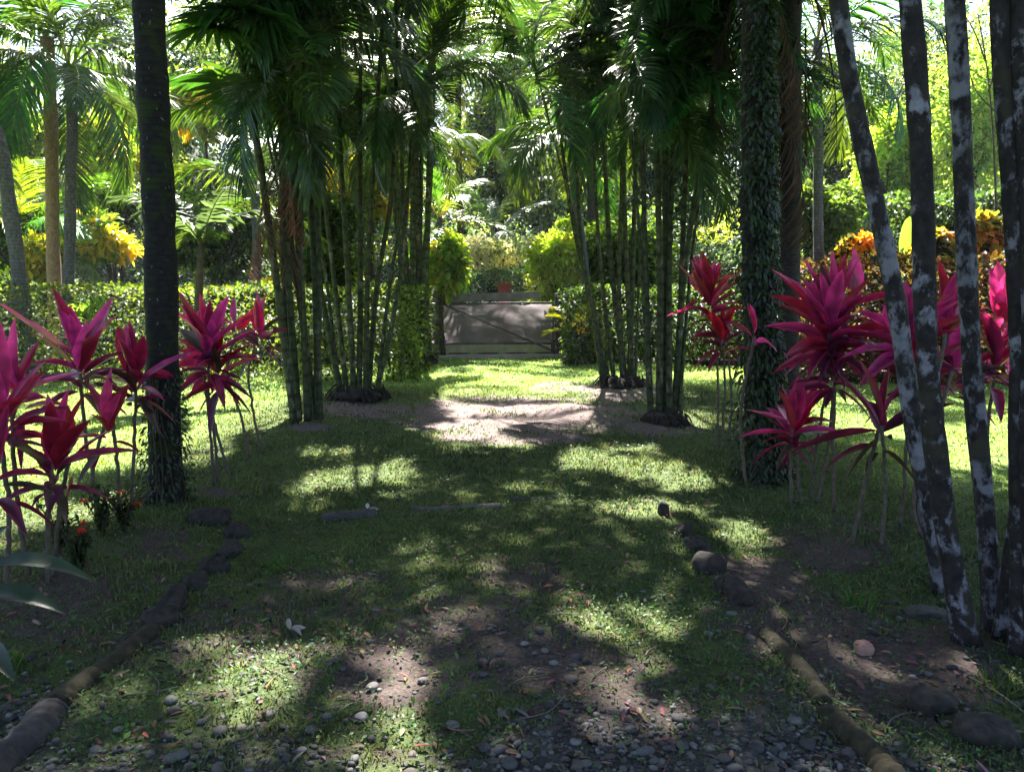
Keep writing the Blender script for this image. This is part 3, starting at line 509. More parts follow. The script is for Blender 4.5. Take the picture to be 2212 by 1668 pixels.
# ------------------------------------------------------------------ big single palms
def palm(label, pts, Y, r0, r1, mat, crown_n=14, top_extra=None, meshes=FL, tint=(1, 1, 1), s=(.85, 1.1), pit=(-45, 70), cat='palm tree', group=None, prune=True, n=90, seg=20, name='palm_tree', flare=1.45, yawr=None):
    P = [at(u, v, Y) for (u, v) in pts]; P[0][2] = gh(P[0][0], P[0][1])-.03
    if top_extra: P.append(P[-1]+np.array(top_extra))
    P = np.array(P); root = empty(name, P[0], label, cat, group)
    S = spline(P, n); ph = random.uniform(0, 6); tt_ = np.linspace(0, 1, n); S[:, 0] += r0*(.22 if r0 < .08 else .05)*np.sin(tt_*17+ph)*np.minimum(tt_*6, 1); rr = np.linspace(r0, r1, n)*(1+.04*np.sin(np.arange(n)*.7)+.02*rng.standard_normal(n)); rr[:4] *= [flare, 1+(flare-1)*.5, 1+(flare-1)*.25, 1.02]
    g = Geo(); v, q, t_ = tube(S, rr, seg, .015, True, .03); g.add(v, q, t_); put('trunk', g, mat, root)
    if crown_n: crown(root, S[-1], crown_n, meshes, s, pit, tint, prune=prune, yawr=yawr)
    root['_r'] = 0; del root['_r']; return root, S, rr
palmL, SL, RL_ = palm('thick dark mossy palm trunk standing left of the path', [(362, 1108), (352, 800), (340, 400), (322, 0)], 5.65, .116, .09, M['palm_dark'], 16, (-.1, .3, 3.4), tint=(.8, .9, .8), flare=1.3)
palmR, SR, RR_ = palm('thick palm trunk wrapped in ivy right of the path', [(1640, 1038), (1636, 800), (1630, 400), (1630, 0)], 6.5, .108, .092, M['palm_ivy'], 16, (0.1, .2, 3.2), tint=(.8, .9, .8))
palmR2, SR2, _ = palm('reddish brown palm trunk just behind the ivy covered palm', [(1702, 925), (1704, 700), (1707, 400), (1708, 0)], 8.8, .115, .115, M['palm_ivy'], 14, (0.1, .2, 2.6), tint=(.8, .9, .8))
lab = ['leftmost lichen spotted palm, the trunk that leans most to the left', 'second lichen spotted palm, its base nearest the gravel', 'third lichen spotted palm, pale grey with a black band',
       'dark lichen spotted palm near the right picture edge', 'short leaning palm stem between two lichen spotted trunks at the right', 'pale palm trunk cut by the right picture edge']
palm(lab[0], [(2040, 1290), (2008, 1100), (1975, 900), (1932, 650), (1890, 450), (1840, 180), (1815, 0)], 4.0, .048, .038, M['lichen_pale'], 8, (-.5, .2, 2.6), group='lichen spotted palms at the right', s=(.6, .8), n=70)
palm(lab[1], [(2088, 1438), (2052, 1200), (2018, 900), (2000, 650), (1985, 350), (1965, 0)], 3.35, .048, .036, M['lichen'], 8, (-.2, .2, 3.2), group='lichen spotted palms at the right', s=(.6, .8), n=70)
palm(lab[2], [(2148, 1395), (2130, 1150), (2110, 900), (2096, 650), (2078, 350), (2058, 0)], 3.5, .043, .034, M['lichen_pale'], 8, (-.1, .2, 3.4), group='lichen spotted palms at the right', s=(.6, .8), n=70)
palm(lab[3], [(2200, 1475), (2206, 1200), (2203, 900), (2194, 600), (2178, 300), (2165, 0)], 3.25, .042, .034, M['lichen'], 8, (-.1, .2, 3.2), group='lichen spotted palms at the right', s=(.6, .8), n=70)
palm(lab[4], [(2163, 1440), (2172, 1330), (2192, 1150), (2235, 900), (2300, 500), (2360, 0)], 3.4, .036, .036, M['lichen'], 7, (.3, .2, 3.2), group='lichen spotted palms at the right', s=(.6, .8), n=70)
palm(lab[5], [(2235, 1500), (2232, 1100), (2226, 600), (2216, 0)], 3.2, .045, .04, M['lichen'], 8, (0, .2, 3.2), group='lichen spotted palms at the right', s=(.6, .8), n=70)

# ivy and ferns growing on trunks
def creeper(name, label, S, rr, zr, n, size, col, side=None, dens=1.0, thick=.06, cat='ivy', droop=.4, mat='frond', bulge=None, vines=6, zpow=1.0):
    zz = S[:, 2]; z = zr[0]+(zr[1]-zr[0])*rng.random(n)**zpow; f = np.interp(z, zz, np.arange(len(zz))); cx = np.interp(z, zz, S[:, 0]); cy = np.interp(z, zz, S[:, 1]); rd = np.interp(z, zz, rr)
    a_ = rng.uniform(0, 2*np.pi, n) if side is None else rng.normal(side[0], side[1], n)
    o = np.stack([np.cos(a_), np.sin(a_), 0*a_], -1); th = thick*rng.random(n)
    if bulge is not None: th = th*np.interp(z, bulge[0], bulge[1])
    P = np.stack([cx, cy, z], -1)+o*(rd+th)[:, None]
    D = o*.6+rdir(n)*.6+[0, 0, -.5]; g = Geo(); v, q, _, c = leaves(P, D, o+rdir(n)*.3, rng.uniform(.6, 1.3, n)*size, rng.uniform(.4, .6, n)*size, droop, 4, 'leaf', .15, jit(col, n, .3)); g.add(v, q, None, c)
    for k in range(vines):                            # vine stems
        a0 = rng.uniform(0, 6.28) if side is None else rng.normal(side[0], side[1]); zt = np.linspace(max(zr[0], 0), zr[1], 30); w_ = a0+.5*np.sin(zt*2+k)
        pp = np.stack([np.interp(zt, zz, S[:, 0])+np.cos(w_)*(np.interp(zt, zz, rr)+.008), np.interp(zt, zz, S[:, 1])+np.sin(w_)*(np.interp(zt, zz, rr)+.008), zt], -1); v, q, t_ = tube(pp, .006, 5); g.add(v, q, t_, (.06, .05, .03))
    return tag(put(name, g, M[mat]), label, cat)
creeper('climbing_ivy', 'dark ivy climbing the thick palm trunk right of the path', SR, RR_, (0, 4.0), 9500, .048, (.020, .040, .016), zpow=1.9, side=(-.6, 1.15), thick=.10, bulge=([0, .5, 1.2, 2.2, 4], [1.5, 1.4, 1.0, .9, .5]))
creeper('climbing_fern', 'small ferns and moss around the foot of the dark mossy palm', SL, RL_, (0, 1.0), 900, .036, (.020, .034, .014), thick=.07, bulge=([0, .3, .7, 1], [1.2, 1.2, .7, .1]), cat='fern')
creeper('epiphyte', 'sparse pale epiphyte leaves dotted up the dark mossy palm', SL, RL_, (1.0, 4.5), 110, .026, (.08, .09, .06), thick=.012, cat='epiphyte', vines=0)['kind'] = 'stuff'
# hanging dead skirt on the second trunk (palm fibres)
skirt = []
for k in range(9):
    u = random.choice([1560, 1590, 1670, 1690, 1730, 1745, 1600, 1720]); place_frond(palmR2, FD[k % 2], at(u+random.uniform(-15, 15), random.uniform(-80, 160), 8.6+random.uniform(-.3, .4)), random.uniform(0, 6.28), R(-80), random.uniform(.8, 1.3), (.32, .37, .46), name='dead_frond', prune=False)

# ------------------------------------------------------------------ cordylines
def rosette(g, c, r, n, size, young=.45, dark=.25, tilt=0, bright=1.0, lean=(0, 0), wd=.225):
    """spiral of lance leaves at c; inner upright pink, outer dark and drooping"""
    k = np.arange(n); f = (k+.5)/n; az = k*2.399+random.uniform(0, 6); el = np.radians(86-98*f+rng.normal(0, 17, n))
    az = az+rng.normal(0, .5, n); D = np.stack([np.cos(az)*np.cos(el)+lean[0]*.4, np.sin(az)*np.cos(el)+lean[1]*.4, np.sin(el)], -1)
    P = np.array(c)+np.stack([0*f, 0*f, -r*f*1.0], -1)+D*.02
    L = size*(.75+.45*np.sin(np.pi*np.clip(f*1.1+.12, 0, 1)))*(1+.1*rng.standard_normal(n))
    D = norm(D+.13*rng.standard_normal((n, 3))); up = np.array([0, 0, 1.0]); S = norm(np.cross(D, up)+1e-4); Nn = norm(np.cross(S, D))
    tw = rng.normal(0, .45, n)[:, None]; Nn = Nn*np.cos(tw)+S*np.sin(tw)
    pink = np.array([.58, .055, .27]); red = np.array([.36, .022, .07]); burg = np.array([.095, .014, .045]); plum = np.array([.05, .02, .045]); grn = np.array([.035, .05, .025])
    col = np.zeros((n, 3))
    for i_ in range(n):
        x = f[i_]+random.gauss(0, .12)
        if x < young: c_ = pink*(.8+.4*random.random()) if random.random() < .65 else red
        elif x < young+.25: c_ = red*.9 if random.random() < .5 else burg*1.6
        else: c_ = burg if random.random() < .5 else (plum if random.random() < .6 else grn)
        col[i_] = c_*bright
    dr = .08+.42*f**1.5+.08*rng.standard_normal(n)
    L = L*rng.uniform(.78, 1.12, n)
    v, q, _, cc = leaves(P, D, Nn, L, L*wd*(1+.12*rng.standard_normal(n)), dr, 9, 'lance', .28, col, wave=.06)
    cc = cc.reshape(n, 9, 3, 3).copy(); dk = (col[:, 0] < .25); cc[dk][:, :, [0, 2]] *= 1; cc[np.ix_(dk, range(9), [0, 2])] *= [3.2, 1.3, 2.4]; cc[np.ix_(~dk, range(9), [1])] *= [.62, .7, .62]; cc *= (.75+.5*rng.random((n, 9, 1, 1)))
    g.add(v, q, None, cc.reshape(-1, 3))
    # petioles are part of the rosette: pale pink midribs
def cordyline(label, heads, stems, cat='cordyline plant', group='pink cordylines beside the path', name='cordyline'):
    """heads: (u, v, Y, count, leaf length, young share, brightness); stems: list of uv polylines at depth Y, first one at the ground"""
    Y0 = stems[0][1]; b = at(*stems[0][0][0], Y0); b[2] = 0; root = empty(name, b, label, cat, group)
    for pts, Y in stems:
        P = np.array([at(u, v, Y) for u, v in pts]); P[0][2] = -.01; S = spline(P, 22); S[1:-1, :2] += .003*rng.standard_normal((20, 2))
        g = Geo(); v, q, t_ = tube(S, np.linspace(.013, .011, 22), 8, .04, True, .06); g.add(v, q, t_); put('stem', g, M['stem'], root)
    for h in heads:
        u, v, Y, n, size, yg, br = h; n = int(n*.95); g = Geo(); rosette(g, at(u, v, Y), size*.55, n, size*.94, yg*.85, bright=br); put('leaf_rosette', g, M['cordyline'], root)
    return root
cordyline('tall bright pink cordyline just right of the dark mossy palm', [(452, 745, 6.25, 44, .48, .45, 1.0), (470, 790, 6.3, 16, .36, .2, .8)], [([(472, 1055), (462, 930), (450, 850), (452, 770)], 6.3), ([(462, 1052), (455, 950), (446, 850), (440, 800)], 6.25), ([(497, 1030), (470, 940), (452, 860)], 6.5)])
cordyline('slim red cordyline with two thin stems behind the tall pink one', [(560, 712, 7.2, 18, .38, .2, .75), (508, 700, 7.2, 10, .3, .3, .7)], [([(540, 1010), (520, 900), (490, 800), (510, 720)], 7.2), ([(566, 985), (545, 880), (537, 800), (556, 730)], 7.4)])
cordyline('cordyline with narrow pink leaves just left of the dark mossy palm', [(292, 800, 5.2, 24, .40, .5, .8), (285, 850, 5.2, 8, .25, .2, .6)], [([(286, 1180), (288, 1000), (292, 880), (292, 810)], 5.2), ([(262, 1190), (252, 990), (243, 900), (240, 850)], 5.1)])
cordyline('tall cordyline with broad dark red and pink leaves at the left', [(172, 770, 5.0, 28, .46, .4, .85)], [([(214, 1092), (196, 1010), (180, 900), (172, 790)], 5.0)])
cordyline('low cordyline drooping dark leaves, second from the left picture edge', [(112, 985, 4.1, 20, .40, .3, .8), (150, 955, 4.3, 7, .36, .8, 1.0)], [([(108, 1310), (104, 1150), (112, 1000)], 4.1), ([(110, 1170), (135, 1060), (150, 1000)], 4.2)])
cordyline('cordyline cut by the left picture edge with a broad magenta leaf', [(2, 880, 3.9, 22, .40, .5, .95), (40, 830, 4.3, 12, .36, .6, .9), (-10, 1000, 3.6, 9, .38, .0, .6)], [([(10, 1240), (20, 1100), (5, 960), (2, 900)], 4.0), ([(60, 1210), (35, 1060), (30, 900), (40, 850)], 4.2)])
cordyline('small pink leaved cordyline between the broad one and the mossy palm', [(232, 905, 4.8, 12, .34, .5, .85)], [([(218, 1090), (200, 1020), (225, 920)], 4.9)])
cordyline('bushy pink cordyline left of the ivy covered palm', [(1535, 640, 7.6, 34, .46, .5, .9), (1560, 720, 7.5, 22, .36, .2, .7), (1515, 610, 7.8, 10, .4, .8, 1.)], [([(1545, 968), (1552, 860), (1548, 760), (1540, 660)], 7.6), ([(1556, 965), (1566, 830), (1560, 740)], 7.6), ([(1575, 960), (1580, 840), (1572, 760)], 7.8)])
cordyline('short pink cordyline head in front of the ivy covered trunk', [(1630, 715, 6.15, 7, .30, .9, 1.05)], [([(1612, 1050), (1600, 900), (1618, 780), (1630, 725)], 6.15)])
cordyline('largest pink cordyline with a wide head right of the ivy covered palm', [(1795, 690, 5.5, 62, .52, .42, .95), (1800, 780, 5.5, 30, .40, .05, .9), (1850, 640, 5.9, 8, .36, .6, .8)], [([(1800, 1140), (1800, 980), (1803, 850), (1798, 710)], 5.5), ([(1750, 1110), (1765, 960), (1780, 860), (1790, 780)], 5.8), ([(1762, 1130), (1790, 960), (1800, 840)], 5.7)])
cordyline('low fan shaped magenta cordyline at the foot of the largest one', [(1713, 900, 5.6, 26, .40, .6, .9), (1716, 935, 5.6, 10, .26, .0, .6)], [([(1710, 1085), (1708, 1000), (1713, 915)], 5.6), ([(1728, 1080), (1722, 1000), (1718, 925)], 5.7)])
cordyline('pink cordyline seen between the first two lichen spotted palms', [(1962, 720, 5.2, 34, .46, .5, .9), (1975, 800, 5.2, 18, .38, .1, 1.0)], [([(1958, 1240), (1975, 1080), (1985, 900), (1964, 740)], 5.2), ([(1938, 1225), (1950, 1090), (1962, 900), (1972, 810)], 5.1)])
cordyline('pink cordyline seen between the second and third lichen spotted palms', [(2040, 690, 5.6, 30, .46, .45, .9), (2060, 790, 5.5, 16, .42, .1, .9)], [([(1985, 1265), (1980, 1130), (2010, 900), (2042, 720)], 4.9), ([(1996, 1268), (1990, 1130), (2030, 900), (2058, 800)], 4.9)])
cordyline('red cordyline behind the lichen spotted palms at the right edge', [(2160, 690, 5.9, 30, .46, .4, .85), (2150, 770, 5.6, 16, .42, .15, 1.0)], [([(2140, 1130), (2130, 980), (2150, 800), (2160, 710)], 5.7)])
# bronze green broad one
r_ = cordyline('bronze cordyline with broad dark drooping leaves left of the leaning palm', [(1905, 900, 4.7, 13, .42, .0, .55)], [([(1838, 1190), (1870, 1040), (1900, 920)], 4.75), ([(1900, 1215), (1912, 1060), (1906, 920)], 4.7)])

# ------------------------------------------------------------------ shrubs and trees
def bush(name, label, cat, c, rad, n, ls, pal, lobes=16, trunk=None, group=None, mat='bush', lw=.5, seed=0, twigs=True, prof='leaf', droop=.2, box=False, tr=.05, up=0.0):
    c = np.array(c, float); rad = np.array(rad, float); root = empty(name, (c[0], c[1], 0), label, cat, group)
    if box:
        A_ = rng.uniform(-1, 1, (n, 3)); ax = rng.integers(0, 3, n); ax[ax == 0] = np.where(rng.random((ax == 0).sum()) < .3, 0, rng.integers(1, 3, (ax == 0).sum()))
        sg = np.where(rng.random(n) < .5, -1., 1.); shell = rng.random(n) < .75
        for j in range(3): k_ = shell & (ax == j); A_[k_, j] = sg[k_]*(1-.12*rng.random(k_.sum()))
        A_[:, 2] += .06*np.sin(A_[:, 0]*rad[0]*3)+.04*np.sin(A_[:, 0]*rad[0]*7+1); P = c+A_*rad; o = norm(A_+.3*rdir(n)); li = rng.integers(0, 8, n)
        Lc = c+rng.uniform(-.8, .8, (12, 3))*rad
    else:
        Lc = rdir(lobes)*rng.uniform(.35, .85, (lobes, 1)); Lc[:, 2] = Lc[:, 2]; Lr = rng.uniform(.28, .5, lobes); li = rng.integers(0, lobes, n); o = rdir(n)
        A_ = Lc[li]+o*(Lr[li]*rng.uniform(.45, 1.08, n))[:, None]; P = c+A_*rad; Lc = c+Lc*rad
    P[:, 2] = np.maximum(P[:, 2], .03)
    pal = np.array(pal, float); pi = rng.integers(0, len(pal), max(lobes, 8)); pc = pal[pi[li]]; mixr = rng.random(n) < .25; pc[mixr] = pal[rng.integers(0, len(pal), mixr.sum())]
    D = o*.7+rdir(n)*.7+[0, 0, up]; g = Geo(); L = ls*rng.uniform(.6, 1.3, n)
    v, q, _, cc = leaves(P, D, rdir(n)*.6+[0, 0, 1], L, L*lw, droop, 3, prof, .2, np.clip(pc*(1+.22*rng.standard_normal((n, 1))), .004, .8)); g.add(v, q, None, cc)
    put('foliage' if rad[2] < 1.6 else 'crown', g, M[mat], root)
    t0 = np.array([c[0], c[1], 0.0]) if trunk is None else np.array(trunk, float)
    g = Geo(); fork = np.array([c[0]*.5+t0[0]*.5, c[1]*.5+t0[1]*.5, max(c[2]-rad[2]*.6, c[2]*.35)])
    v, q, t_ = tube(spline([t0, (t0+fork)/2+[random.uniform(-.1, .1)*rad[0], 0, 0], fork], 12), np.linspace(tr*1.3, tr, 12), 10, .03); g.add(v, q, t_)
    for k in range(min(len(Lc), 14)):
        e = Lc[k]; mid = (fork+e)/2+rdir(1)[0]*rad*.08; v, q, t_ = tube(spline([fork, mid, e], 10), np.linspace(tr*.7, tr*.15, 10), 6, .02); g.add(v, q, t_)
    put('trunk' if rad[2] >= 1.6 else 'twigs', g, M['bark'], root); return root
G1 = [(.035, .075, .022), (.05, .10, .025), (.022, .05, .02)]; G2 = [(.10, .18, .03), (.15, .24, .04), (.06, .12, .025)]; YL = [(.40, .36, .03), (.30, .33, .04), (.10, .18, .03), (.5, .38, .03)]
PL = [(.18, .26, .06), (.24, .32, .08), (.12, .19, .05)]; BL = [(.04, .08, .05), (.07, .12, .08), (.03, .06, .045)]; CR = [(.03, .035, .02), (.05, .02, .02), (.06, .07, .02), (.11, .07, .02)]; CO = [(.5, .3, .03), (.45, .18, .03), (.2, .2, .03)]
def B_(name, label, cat, u, v, Y, ru, rv, n, ls, pal, **k):
    c = at(u, v, Y); s = Y/FPX; return bush(name, label, cat, c, (ru*s, ru*s*.8, rv*s), n, ls, pal, **k)
# clipped hedges along the far side of the lawn
B_('hedge', 'clipped green hedge along the far left side of the lawn', 'hedge', 430, 698, 17.8, 520, 76, 40000, .10, [(.035, .07, .018), (.07, .12, .025), (.025, .05, .018), (.12, .16, .03)], box=True, mat='bush')
B_('hedge', 'clipped dark hedge between the gate and the ivy covered palm', 'hedge', 1420, 700, 18.2, 210, 76, 20000, .11, [(.03, .065, .018), (.055, .10, .025), (.02, .04, .018)], box=True)
B_('hedge', 'low dark clipped hedge beyond the gate', 'hedge', 1060, 615, 23, 130, 26, 5000, .10, [(.025, .06, .03), (.05, .10, .05), (.04, .08, .06)], box=True)
B_('croton_hedge', 'dark bronze croton hedge behind the lichen spotted palms', 'hedge', 1990, 690, 15.5, 330, 118, 22000, .16, CR, box=True)
for (u, v, ru, rv, lb) in [(2135, 505, 45, 38, 'orange topped croton rising behind the third lichen spotted palm'), (2020, 535, 40, 38, 'orange and green croton between the second and third lichen palms'), (1845, 545, 50, 30, 'small yellow croton left of the leaning lichen palm')]:
    B_('croton', lb, 'croton', u, v, 14.8, ru, rv, 1300, .17, CO+CR[:1], lobes=8, group='crotons over the right hedge')
for (u, v, Y, ru, rv, lb) in [(230, 340, 24, 95, 80, 'yellow and green croton tree left of the dark mossy palm'), (230, 520, 20.5, 80, 60, 'low yellow croton just left of the dark mossy palm'), (95, 560, 20, 60, 50, 'yellow croton behind the tan palm trunk'),
                              (440, 230, 22, 80, 80, 'yellow flowered shrub high behind the right side of the dark mossy palm'), (800, 400, 20.5, 90, 80, 'lime green shrub seen between the left canes'), (590, 640, 19.2, 90, 40, 'yellow green shrub over the left hedge top')]:
    B_('croton', lb, 'croton', u, v, Y, ru, rv, 3200, .20, YL+G2[:1], lobes=12, group='crotons over the left hedge')
B_('shrub', 'dark green shrub low between the yellow crotons', 'shrub', 250, 440, 22, 90, 55, 3500, .16, G1, lobes=14)
B_('shrub', 'dark green shrub behind the left picture edge trunk', 'shrub', 30, 520, 21, 120, 90, 4500, .18, G1+G2[:1], lobes=14)
B_('shrub', 'mixed green shrub right of the dark mossy palm', 'shrub', 480, 500, 20.5, 120, 110, 6500, .19, G1+G2, lobes=18)
B_('shrub', 'green shrub behind the fan of pale canes', 'shrub', 700, 520, 20, 110, 120, 6500, .17, G1+G2, lobes=18)
B_('tree', 'pale green tree high behind the crotons at the left', 'tree', 330, 180, 30, 210, 160, 9000, .24, PL+G1, lobes=22, tr=.16, trunk=(-14, 30, 0))
B_('tree', 'green tree at the far left behind the tan palm', 'tree', 0, 260, 28, 170, 190, 9000, .24, G2+G1, lobes=22, tr=.16)
B_('tree', 'deep green tree in the shade behind the left canes', 'tree', 640, 250, 30, 190, 230, 10000, .25, G1+BL, lobes=24, tr=.18)
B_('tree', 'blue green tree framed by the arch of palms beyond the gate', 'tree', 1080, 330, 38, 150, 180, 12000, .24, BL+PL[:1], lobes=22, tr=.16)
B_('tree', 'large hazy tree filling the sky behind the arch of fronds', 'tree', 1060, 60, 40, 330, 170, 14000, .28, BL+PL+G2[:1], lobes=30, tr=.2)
B_('flowering_shrub', 'pale white flowering shrub beyond the gate hedge', 'shrub', 1060, 560, 24.5, 110, 50, 5000, .13, [(.62, .6, .62), (.5, .52, .42), (.16, .24, .12)], lobes=16)
B_('shrub', 'bright lime shrub right of the gate', 'shrub', 1205, 580, 20.5, 60, 100, 4500, .17, [(.3, .42, .05), (.22, .34, .05), (.4, .45, .08)], lobes=16)
B_('shrub', 'yellow green shrub left of the gate beside the weathered canes', 'shrub', 955, 560, 18.5, 45, 85, 2600, .19, [(.22, .34, .04), (.14, .26, .04), (.35, .38, .06)], lobes=12)
B_('shrub', 'green shrub behind the fan of thin right canes', 'shrub', 1340, 560, 20.5, 120, 110, 7000, .17, G1+G2, lobes=18)
B_('tree', 'dark green tree behind the right clump of canes', 'tree', 1450, 250, 30, 220, 230, 11000, .25, G1+BL, lobes=24, tr=.18)
B_('tree', 'tall pale yellow green tree behind the third lichen spotted palm', 'tree', 2110, 260, 27, 120, 200, 9000, .2, [(.26, .36, .08), (.36, .42, .12), (.16, .26, .06)], lobes=24, tr=.12)
B_('tree', 'bright lime tree between the leaning palm and the second lichen palm', 'tree', 1925, 360, 24, 75, 130, 6000, .19, [(.22, .34, .05), (.3, .4, .08), (.1, .2, .04)], lobes=18, tr=.1)
B_('tree', 'dark green tree behind the leaning lichen spotted palm', 'tree', 1830, 300, 31, 170, 190, 9000, .24, G1+BL, lobes=22, tr=.16)
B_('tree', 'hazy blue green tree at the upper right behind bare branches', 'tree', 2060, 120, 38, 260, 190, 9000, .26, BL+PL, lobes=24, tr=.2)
B_('shrub', 'green shrub right of the ivy covered palm', 'shrub', 1790, 470, 20, 90, 80, 4500, .18, G2+G1[:1], lobes=14)
B_('shrub', 'green shrub between the lichen palms behind the croton hedge', 'shrub', 2050, 460, 20, 150, 60, 5000, .18, G1+G2[:1], lobes=14)
# far wood
def wood():
    g = Geo(); n = 110000; x = rng.uniform(-46, 46, n); base = 14+2.6*np.sin(x*.31)+1.6*np.sin(x*.83+1)+.8*np.sin(x*2.1); z = base*rng.random(n)**.8; y = 47+3*np.sin(x*.4+z*.7)+2*rng.random(n)-(z/6)
    P = np.stack([x, y, z+.2], -1); o = norm(np.stack([.3*rng.standard_normal(n), -1+0*x, .5+0*x], -1)); pal = np.array(G1+BL+PL[:2]+G2[:1]); ci = ((np.sin(x*.9+z*.5)+np.sin(z*1.3-x*.4))*1.7+4).astype(int).clip(0, len(pal)-1)
    L = rng.uniform(.25, .5, n); v, q, _, c = leaves(P, o+rdir(n)*.7, rdir(n)*.5+[0, -.3, 1], L, L*.55, .2, 3, 'leaf', .2, np.clip(pal[ci]*(1+.25*rng.standard_normal((n, 1))), .01, .8)); g.add(v, q, None, c); return g
hx, hy = np.meshgrid(np.linspace(-90, 90, 120), np.linspace(52, 120, 40)); hz = 13*np.clip((hy-52)/9, 0, 1)**.7+1.2*np.sin(hx*.21)+.8*np.sin(hx*.63+hy*.3)-1.5; hz[0] = -1
i = (np.arange(39)[:, None]*120+np.arange(119)[None]).ravel(); M['backdrop'] = plain_material('dark_backdrop', (.008, .014, .007), (.03, .05, .022), 1.2, .95, 1.0)
tag(link('backdrop', make_mesh('backdrop', np.stack([hx, hy, hz], -1), np.stack([i, i+1, i+121, i+120], -1)), M['backdrop']), 'added dark slope closing sky gaps behind the far wood', 'backdrop', kind='structure')  # slope added to darken the sky gaps in the far wood
tag(put('far_wood', wood(), M['bush']), 'far green wood closing the view behind the garden', 'wood', kind='stuff')

# palms in the background
palm('tan palm trunk with smooth bark at the far left', [(118, 785), (116, 600), (112, 380), (108, 190)], 16.9, .135, .125, M['tan'], 15, (0, 0, 1.0), meshes=FL, tint=(1.1, 1.3, .9), prune=False, n=40, seg=14)
palm('grey ringed palm trunk just right of the tan one', [(140, 788), (148, 600), (153, 400), (155, 240)], 16.6, .12, .10, M['greytrunk'], 16, (0, 0, .9), meshes=FL, tint=(1.1, 1.2, .8), prune=False, n=40, seg=14)
palm('leaning grey palm trunk crossing the left picture edge', [(78, 790), (55, 690), (25, 480), (-5, 300)], 14, .13, .11, M['greytrunk'], 14, (-.5, 0, 1.2), meshes=FL, tint=(1.2, 1.4, .8), prune=True, n=40, seg=14)
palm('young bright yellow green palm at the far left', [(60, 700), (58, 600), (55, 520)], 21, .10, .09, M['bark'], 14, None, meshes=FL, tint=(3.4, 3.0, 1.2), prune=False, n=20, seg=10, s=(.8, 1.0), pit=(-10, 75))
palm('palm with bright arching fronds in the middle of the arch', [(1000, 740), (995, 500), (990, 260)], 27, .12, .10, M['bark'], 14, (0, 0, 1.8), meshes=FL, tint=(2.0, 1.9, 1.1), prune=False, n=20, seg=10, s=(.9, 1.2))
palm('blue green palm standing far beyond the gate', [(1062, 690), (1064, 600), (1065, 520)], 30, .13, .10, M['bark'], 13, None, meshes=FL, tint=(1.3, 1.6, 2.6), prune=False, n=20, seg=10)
palm('palm whose fronds droop beside the second trunk at the right', [(1770, 780), (1768, 500), (1765, 90)], 15.5, .10, .09, M['greytrunk'], 22, None, meshes=FR, tint=(1.1, 1.2, .9), prune=False, n=30, seg=12, s=(1.1, 1.5))
palm('palm hidden behind the left canes with yellow green fronds', [(560, 790), (556, 600), (552, 420)], 17, .1, .09, M['greytrunk'], 12, None, meshes=FR, tint=(1.6, 1.6, .9), prune=True, n=30, seg=12, s=(1.0, 1.3))
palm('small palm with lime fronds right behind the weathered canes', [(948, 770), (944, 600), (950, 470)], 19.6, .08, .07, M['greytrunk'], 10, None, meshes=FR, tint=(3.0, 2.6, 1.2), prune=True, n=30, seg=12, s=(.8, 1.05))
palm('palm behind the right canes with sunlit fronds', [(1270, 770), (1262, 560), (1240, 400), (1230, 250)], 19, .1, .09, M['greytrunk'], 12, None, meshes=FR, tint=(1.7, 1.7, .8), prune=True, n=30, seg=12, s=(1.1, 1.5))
palm('tall palm far behind the right canes with its crown near the top', [(1290, 740), (1280, 500), (1265, 140)], 29, .16, .12, M['bark'], 18, None, meshes=FL, tint=(1.3, 1.4, 1.0), prune=False, n=20, seg=10, s=(1.4, 1.8))
palm('tall palm far behind the left canes reaching above the picture', [(790, 740), (780, 500), (775, 60)], 28, .16, .12, M['bark'], 18, None, meshes=FL, tint=(1.2, 1.3, 1.0), prune=False, n=20, seg=10, s=(1.4, 1.8))
# fan palm at upper left and banana leaves
fr_ = empty('fan_palm', gp(636, 915), 'fan palm with dark pleated leaves at the upper left', 'palm tree')
stem_part(fr_, [gp(636, 915), at(596, 600, 9.2), at(545, 250, 9.0), at(500, 20, 9.0)], .045, .04, M['cane'], 40, 12, 'trunk')
for k in range(22): place_frond(fr_, FAN[k % 2], at(500, 40, 9.0)+[0, 0, random.uniform(-.5, .6)], k*2.399, R(random.uniform(-40, 60)), random.uniform(.9, 1.3), (.9, 1.1, .9), name='fan_leaf', prune=False)
def banana(label, base, leaves_, tint=(1, 1, 1), name='banana_plant', h=.0, trunk_r=.06, col=(.10, .22, .04)):
    root = empty(name, base, label, 'banana plant'); b = np.array(base)
    g = Geo(); v, q, t_ = tube(spline([b, b+[0, 0, h*.5], b+[0.02, 0, h]], 8), np.linspace(trunk_r, trunk_r*.6, 8), 10); g.add(v, q, t_, (.12, .16, .05)); put('trunk', g, M['shaft'], root)
    for (p0, d, nrm, L, W, dr) in leaves_:
        g = Geo(); v, q, _, c = leaves([p0], [d], [nrm], L, W, dr, 14, 'oval', .2, col, wave=.08); g.add(v, q, None, c)
        v, q, t_ = tube(spline([b+[0, 0, h], (b+[0, 0, h]+p0)/2+[0, 0, .02], p0], 6), .018, 6); g.add(v, q, t_, (.15, .22, .06)); put('leaf', g, M['bush'], root)
    return root
b0 = gp(195, 790); banana('banana plant with bright curled leaves at the left hedge', b0, [(b0+[0, 0, 1.0], (-.7, 0, 1.0), (.5, -1, .5), 1.1, .35, .75), (b0+[.05, 0, .9], (.35, .1, 1.0), (0, -1, .3), 1.0, .4, .4), (b0+[0, 0, .8], (.9, -.2, .5), (0, -.4, 1), .9, .3, .6), (b0+[0, 0, .9], (-.2, -.3, 1), (0, -1, .5), .9, .35, .5)], h=.9, col=(.09, .18, .035))
